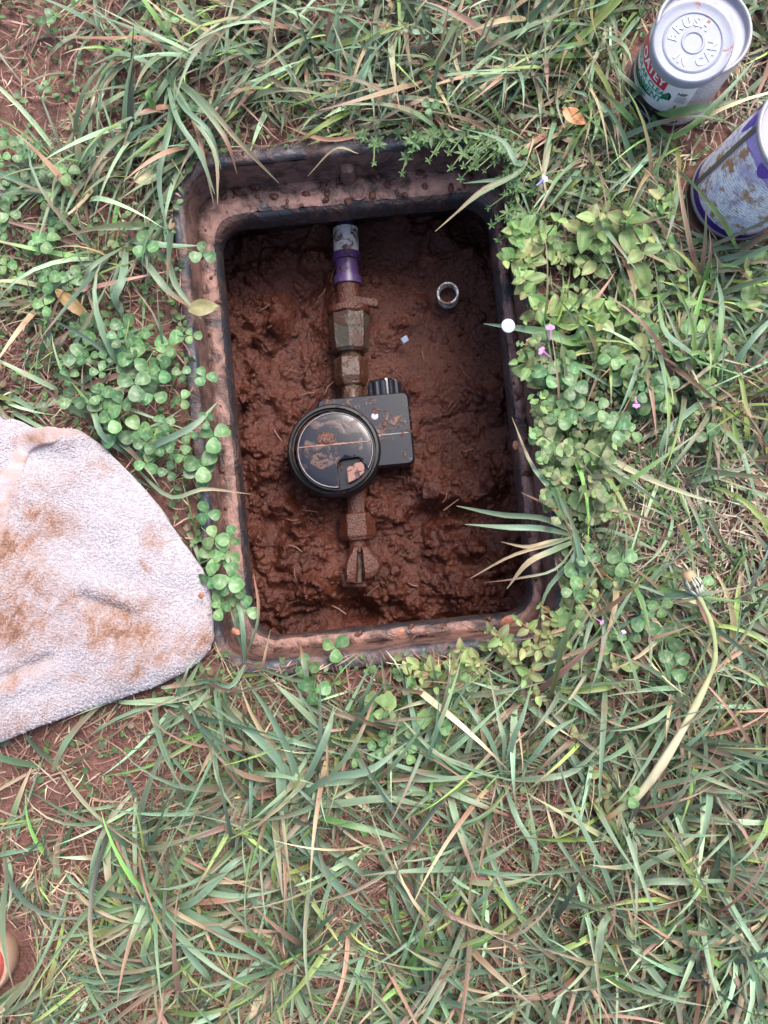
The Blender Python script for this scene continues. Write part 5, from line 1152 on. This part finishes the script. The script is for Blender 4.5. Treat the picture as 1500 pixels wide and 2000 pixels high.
    tuft((325, 1770), [([(280, 1800, 0.03), (220, 1870, 0.03), (140, 1920, 0.01)], 15, GG, BG, 0.5), ([(380, 1790, 0.03), (460, 1840, 0.035), (570, 1905, 0.02)], 17, BG, None, 1), ([(360, 1850, 0.03), (400, 1900, 0.03), (415, 1920, 0.01)], 13, BG, GG, 0.5), ([(300, 1810, 0.03), (280, 1870, 0.03), (318, 1915, 0.01)], 12, YG, BG, 0.4), ([(250, 1770, 0.02), (180, 1790, 0.02), (135, 1795, 0.01)], 11, BG, None, 1), ([(380, 1760, 0.03), (450, 1690, 0.03), (480, 1670, 0.02)], 14, BG, GG, 0.7), ([(420, 1760, 0.03), (480, 1750, 0.03), (548, 1735, 0.02)], 11, PB, GG, 0.4), ([(390, 1790, 0.02), (470, 1815, 0.02), (560, 1820, 0.01)], 12, GG, PB, 0.5)],
        'flattened radiating grass tuft at the lower left')
    tuft((1390, 770), [([(1360, 700, 0.05), (1300, 650, 0.06), (1285, 580, 0.05)], 13, BG, FG, 0.6), ([(1370, 690, 0.05), (1320, 700, 0.05), (1300, 620, 0.04)], 9, FG, None, 1), ([(1440, 730, 0.03), (1460, 800, 0.03), (1500, 870, 0.01)], 8, YG, ST, 0.5), ([(1400, 690, 0.05), (1410, 600, 0.05), (1400, 540, 0.03)], 12, FG, BG, 0.5), ([(1440, 700, 0.04), (1490, 640, 0.05), (1540, 600, 0.03)], 12, BG, None, 1), ([(1350, 800, 0.03), (1300, 850, 0.04), (1285, 925, 0.02)], 13, BG, GG, 0.6)],
        'fresh tall grass tuft in the straw at the right')
    tuft((1270, 210), [([(1300, 222, 0.03), (1360, 212, 0.04), (1445, 195, 0.02)], 17, FG, GG, 0.6), ([(1310, 270, 0.03), (1400, 200, 0.04), (1480, 110, 0.03)], 12, FG, BG, 0.5), ([(1240, 170, 0.03), (1200, 130, 0.03), (1180, 60, 0.02)], 12, GG, ST, 0.7), ([(1250, 180, 0.02), (1210, 210, 0.03), (1150, 240, 0.01)], 11, BG, None, 1)],
        'broad grass blades lying along the foot of the cement can')
    tuft((1190, 655), [([(1120, 668, 0.03), (1060, 648, 0.03), (945, 632, 0.012)], 20, FG, BG, 0.6), ([(1140, 640, 0.03), (1120, 660, 0.03), (1050, 655, 0.02)], 13, FG, None, 1), ([(1130, 690, 0.03), (1100, 700, 0.03), (1080, 740, 0.01)], 9, YG, FG, 0.5), ([(1150, 620, 0.04), (1110, 640, 0.04), (1060, 615, 0.02)], 14, YG, FG, 0.6)],
        'broad bright grass blades lying across the right rim under the white disc')
    tuft((255, 900), [([(300, 870, 0.04), (380, 830, 0.045), (425, 785, 0.03)], 13, BG, GG, 0.6), ([(330, 970, 0.03), (400, 955, 0.035), (490, 965, 0.01)], 8, GG, ST, 0.5), ([(200, 850, 0.03), (180, 800, 0.03), (135, 740, 0.02)], 12, BG, FG, 0.5)],
        'few long blades rising through the clover beside the towel')
    tuft((250, 470), [([(290, 520, 0.03), (330, 570, 0.03), (380, 605, 0.01)], 14, GG, PB, 0.6), ([(240, 540, 0.03), (225, 580, 0.03), (235, 620, 0.01)], 16, BG, GG, 0.5), ([(180, 520, 0.03), (170, 560, 0.02), (195, 640, 0.01)], 9, GG, ST, 0.5), ([(290, 475, 0.03), (330, 480, 0.03), (385, 480, 0.02)], 16, BG, None, 1), ([(220, 560, 0.02), (235, 600, 0.02), (240, 625, 0.01)], 14, BG, GG, 0.4), ([(320, 500, 0.02), (345, 560, 0.02), (395, 625, 0.01)], 13, GG, None, 1)],
        'matted grass tuft left of the upper left corner of the box')

    # lone stalks
    t = empty('dandelion_stalk', G(1215, 1580, 0.0)); tag(t, 'long pale dandelion stalk with withered flower head, curving across the lawn at right', 'dandelion')
    pts = [(1172, 1607, 0.012), (1212, 1580, 0.030), (1262, 1536, 0.042), (1325, 1440, 0.048), (1380, 1335, 0.048), (1397, 1280, 0.048), (1388, 1215, 0.048), (1362, 1158, 0.046)]
    q = spline([tuple(G(*p)) for p in pts], 40); rr = [0.0023 + 0.0020 * math.sin(min(1, i / 24) * math.pi) * (1 if i < 24 else 0) + 0.0004 * math.sin(i) for i in range(40)]
    v, f = tube(q, [max(0.0021, r) for r in rr], 9, 0.6); s = np.repeat(np.linspace(0, 1, 40), 9)
    c = np.array((0.28, 0.31, 0.15)) + (np.array((0.46, 0.41, 0.28)) - np.array((0.28, 0.31, 0.15))) * np.exp(-((s - 0.38) / 0.16) ** 2)[:, None]; c = c + (np.array((0.42, 0.19, 0.11)) - c) * np.clip((0.16 - s) * 8, 0, 1)[:, None]
    c *= (1 + 0.25 * perlin(s * 30, np.tile(np.arange(9), 40) * 0.7, 5))[:, None]
    mk('stalk', v - np.array(t.location), f, STEM, t, colors=c)
    h0, h1 = G(1362, 1158, 0.046), G(1341, 1118, 0.048); m = align(h0, h1)
    for k in range(18):
        a = 2 * math.pi * k / 18; r1 = 0.006 + 0.001 * (k % 3); pp = [(0.002 * math.cos(a), 0.002 * math.sin(a), -0.002), (r1 * math.cos(a), r1 * math.sin(a), 0.007), (r1 * 0.75 * math.cos(a), r1 * 0.75 * math.sin(a), 0.017)]
        v, f = tube(spline(pp, 6), [0.0011, 0.0013, 0.0013, 0.0011, 0.0008, 0.0003], 5, 0.6)
        mk('bract', xf(np.array([tuple(x) for x in v]), m) - np.array(t.location), f, STEM, t, colors=np.tile(((0.42, 0.42, 0.36) if k % 3 else (0.10, 0.09, 0.07)), (len(v), 1)))
    v, f, _ = lathe([(0.0045, 0.012), (0.006, 0.016), (0.0055, 0.020), (0.003, 0.022)], 14, True); mk('seed_cap', xf(rough(v, 0.0012, 300), m) - np.array(t.location), f, STEM, t, colors=np.tile((0.40, 0.27, 0.16), (len(v), 1)))
    for (pts, wd, c, lb) in (([(700, 300, 0.02), (655, 290, 0.03), (600, 345, 0.01)], 4, ST, 'dry straw stalk hanging over the far rim'), ([(720, 260, 0.02), (660, 272, 0.02), (615, 268, 0.015), (555, 245, 0.01)], 8, (0.42, 0.22, 0.14), 'russet dry blade lying along the far rim')):
        b = G(pts[0][0], pts[0][1], 0.0); t = empty('dry_stalk', b); tag(t, lb, 'straw'); blade_part(t, pts, wd, c)
build_tufts()

# ------------------------------------------------------------------ small loose things
def build_bits():
    def blob(name, px, py, z, sx, sy, sz, mat, label, cat, rz=0.0, seed=0, amp=0.35):
        v, f, _ = lathe([(0.3, -0.45), (0.8, -0.3), (1, 0), (0.85, 0.35), (0.45, 0.55), (0.1, 0.6)], 14, True, True); a = np.array(v) * (sx, sy, sz); a = rough(a, min(sx, sy) * amp, 0.9 / sx, seed)
        o = mk(name, a, f, mat, loc=G(px, py, z), rot=(0.1, -0.1, rz)); tag(o, label, cat); return o
    CLAY = m_plain('orange_clay', (0.42, 0.17, 0.10), 0.6, 0, 0.25, 150, 0.0006); DARKC = m_plain('brown_clay', (0.30, 0.115, 0.07), 0.4, 0, 0.3, 120, 0.0008)
    blob('clay_pebble', 463, 1232, 0.028, 0.0055, 0.0042, 0.003, CLAY, 'orange clay pebble on the grass by the lower left corner', 'pebble', 0.3, 1)
    blob('clay_pebble', 784, 1236, -0.045, 0.0062, 0.0038, 0.003, CLAY, 'jagged orange clay crumb on the near ledge of the box', 'pebble', 0.2, 2, 0.6)
    blob('clay_pebble', 992, 1212, -0.044, 0.0085, 0.005, 0.003, DARKC, 'flat russet clay flake on the ledge at the lower right corner', 'pebble', 0.5, 3)
    blob('clay_pebble', 734, 182, 0.012, 0.007, 0.010, 0.005, CLAY, 'reddish clay lump in the grass above the box', 'pebble', 0.2, 4)
    blob('clay_pebble', 393, 1163, 0.037, 0.0032, 0.0030, 0.002, DARKC, 'brown mud drop on the towel\'s right edge', 'pebble', 0.2, 5)
    blob('clay_pebble', 1007, 870, -0.048, 0.003, 0.005, 0.002, CLAY, 'small orange clay bit on the right ledge of the box', 'pebble', 0.1, 6)
    blob('mud_clod', 845, 958, -0.135, 0.014, 0.010, 0.012, MUD, 'dark mud clod right below the meter housing', 'clod', 0.4, 7, 0.6)
    blob('mud_clod', 580, 1110, -0.140, 0.011, 0.009, 0.009, MUD, 'round mud clod left of the shutoff valve', 'clod', 0.4, 8, 0.6)
    # white disc on a leaf
    v, f, _ = lathe([(0.0064, 0), (0.0068, 0.001), (0.0062, 0.0022), (0.003, 0.0028), (0.0005, 0.0029)], 24, True, True)
    m = M('milky_plastic'); m.set(base=(0.60, 0.62, 0.66), rough=0.3); m.b.inputs['Subsurface Weight'].default_value = 0.3; m.b.inputs['Subsurface Radius'].default_value = (0.004, 0.004, 0.004)
    o = mk('white_disc', v, f, m.m, loc=G(992, 637, 0.022), rot=(0.1, 0.12, 0)); tag(o, 'small round white disc on a grass blade at the right rim', 'disc')
    # fallen leaves
    for (px, py, z, az, me, s, lb, col) in ((368, 604, 0.03, 0.15, OVAL, 1.9, 'yellow green fallen leaf by the left rim of the box', (0.33, 0.33, 0.13)), (108, 565, 0.025, -0.72, LANC, 3.0, 'orange dead leaf blade at the left', (0.42, 0.24, 0.11)), (1325, 660, 0.03, -0.45, OVAL, 2.0, 'yellowing leaf in the grass at right', (0.36, 0.36, 0.10)), (1100, 215, 0.03, -0.5, OVAL, 1.7, 'orange dead leaf in the grass above the right weeds', (0.50, 0.27, 0.10)), (262, 352, 0.02, 0.3, OVAL, 1.8, 'buff dead leaf in the matted grass at upper left', (0.40, 0.34, 0.20))):
        mesh = leaf_mesh('fallen_leaf', me, 0.0150, 0.0042 if me is OVAL else 0.0022, col, None, 0.2, 0.1); o = bpy.data.objects.new('fallen_leaf', mesh); COL.objects.link(o)
        g = G(px, py, z); o.location = g; o.rotation_euler = (0.15, 0.05, az); o.scale = (s, s, s); tag(o, lb, 'leaf')
build_bits()
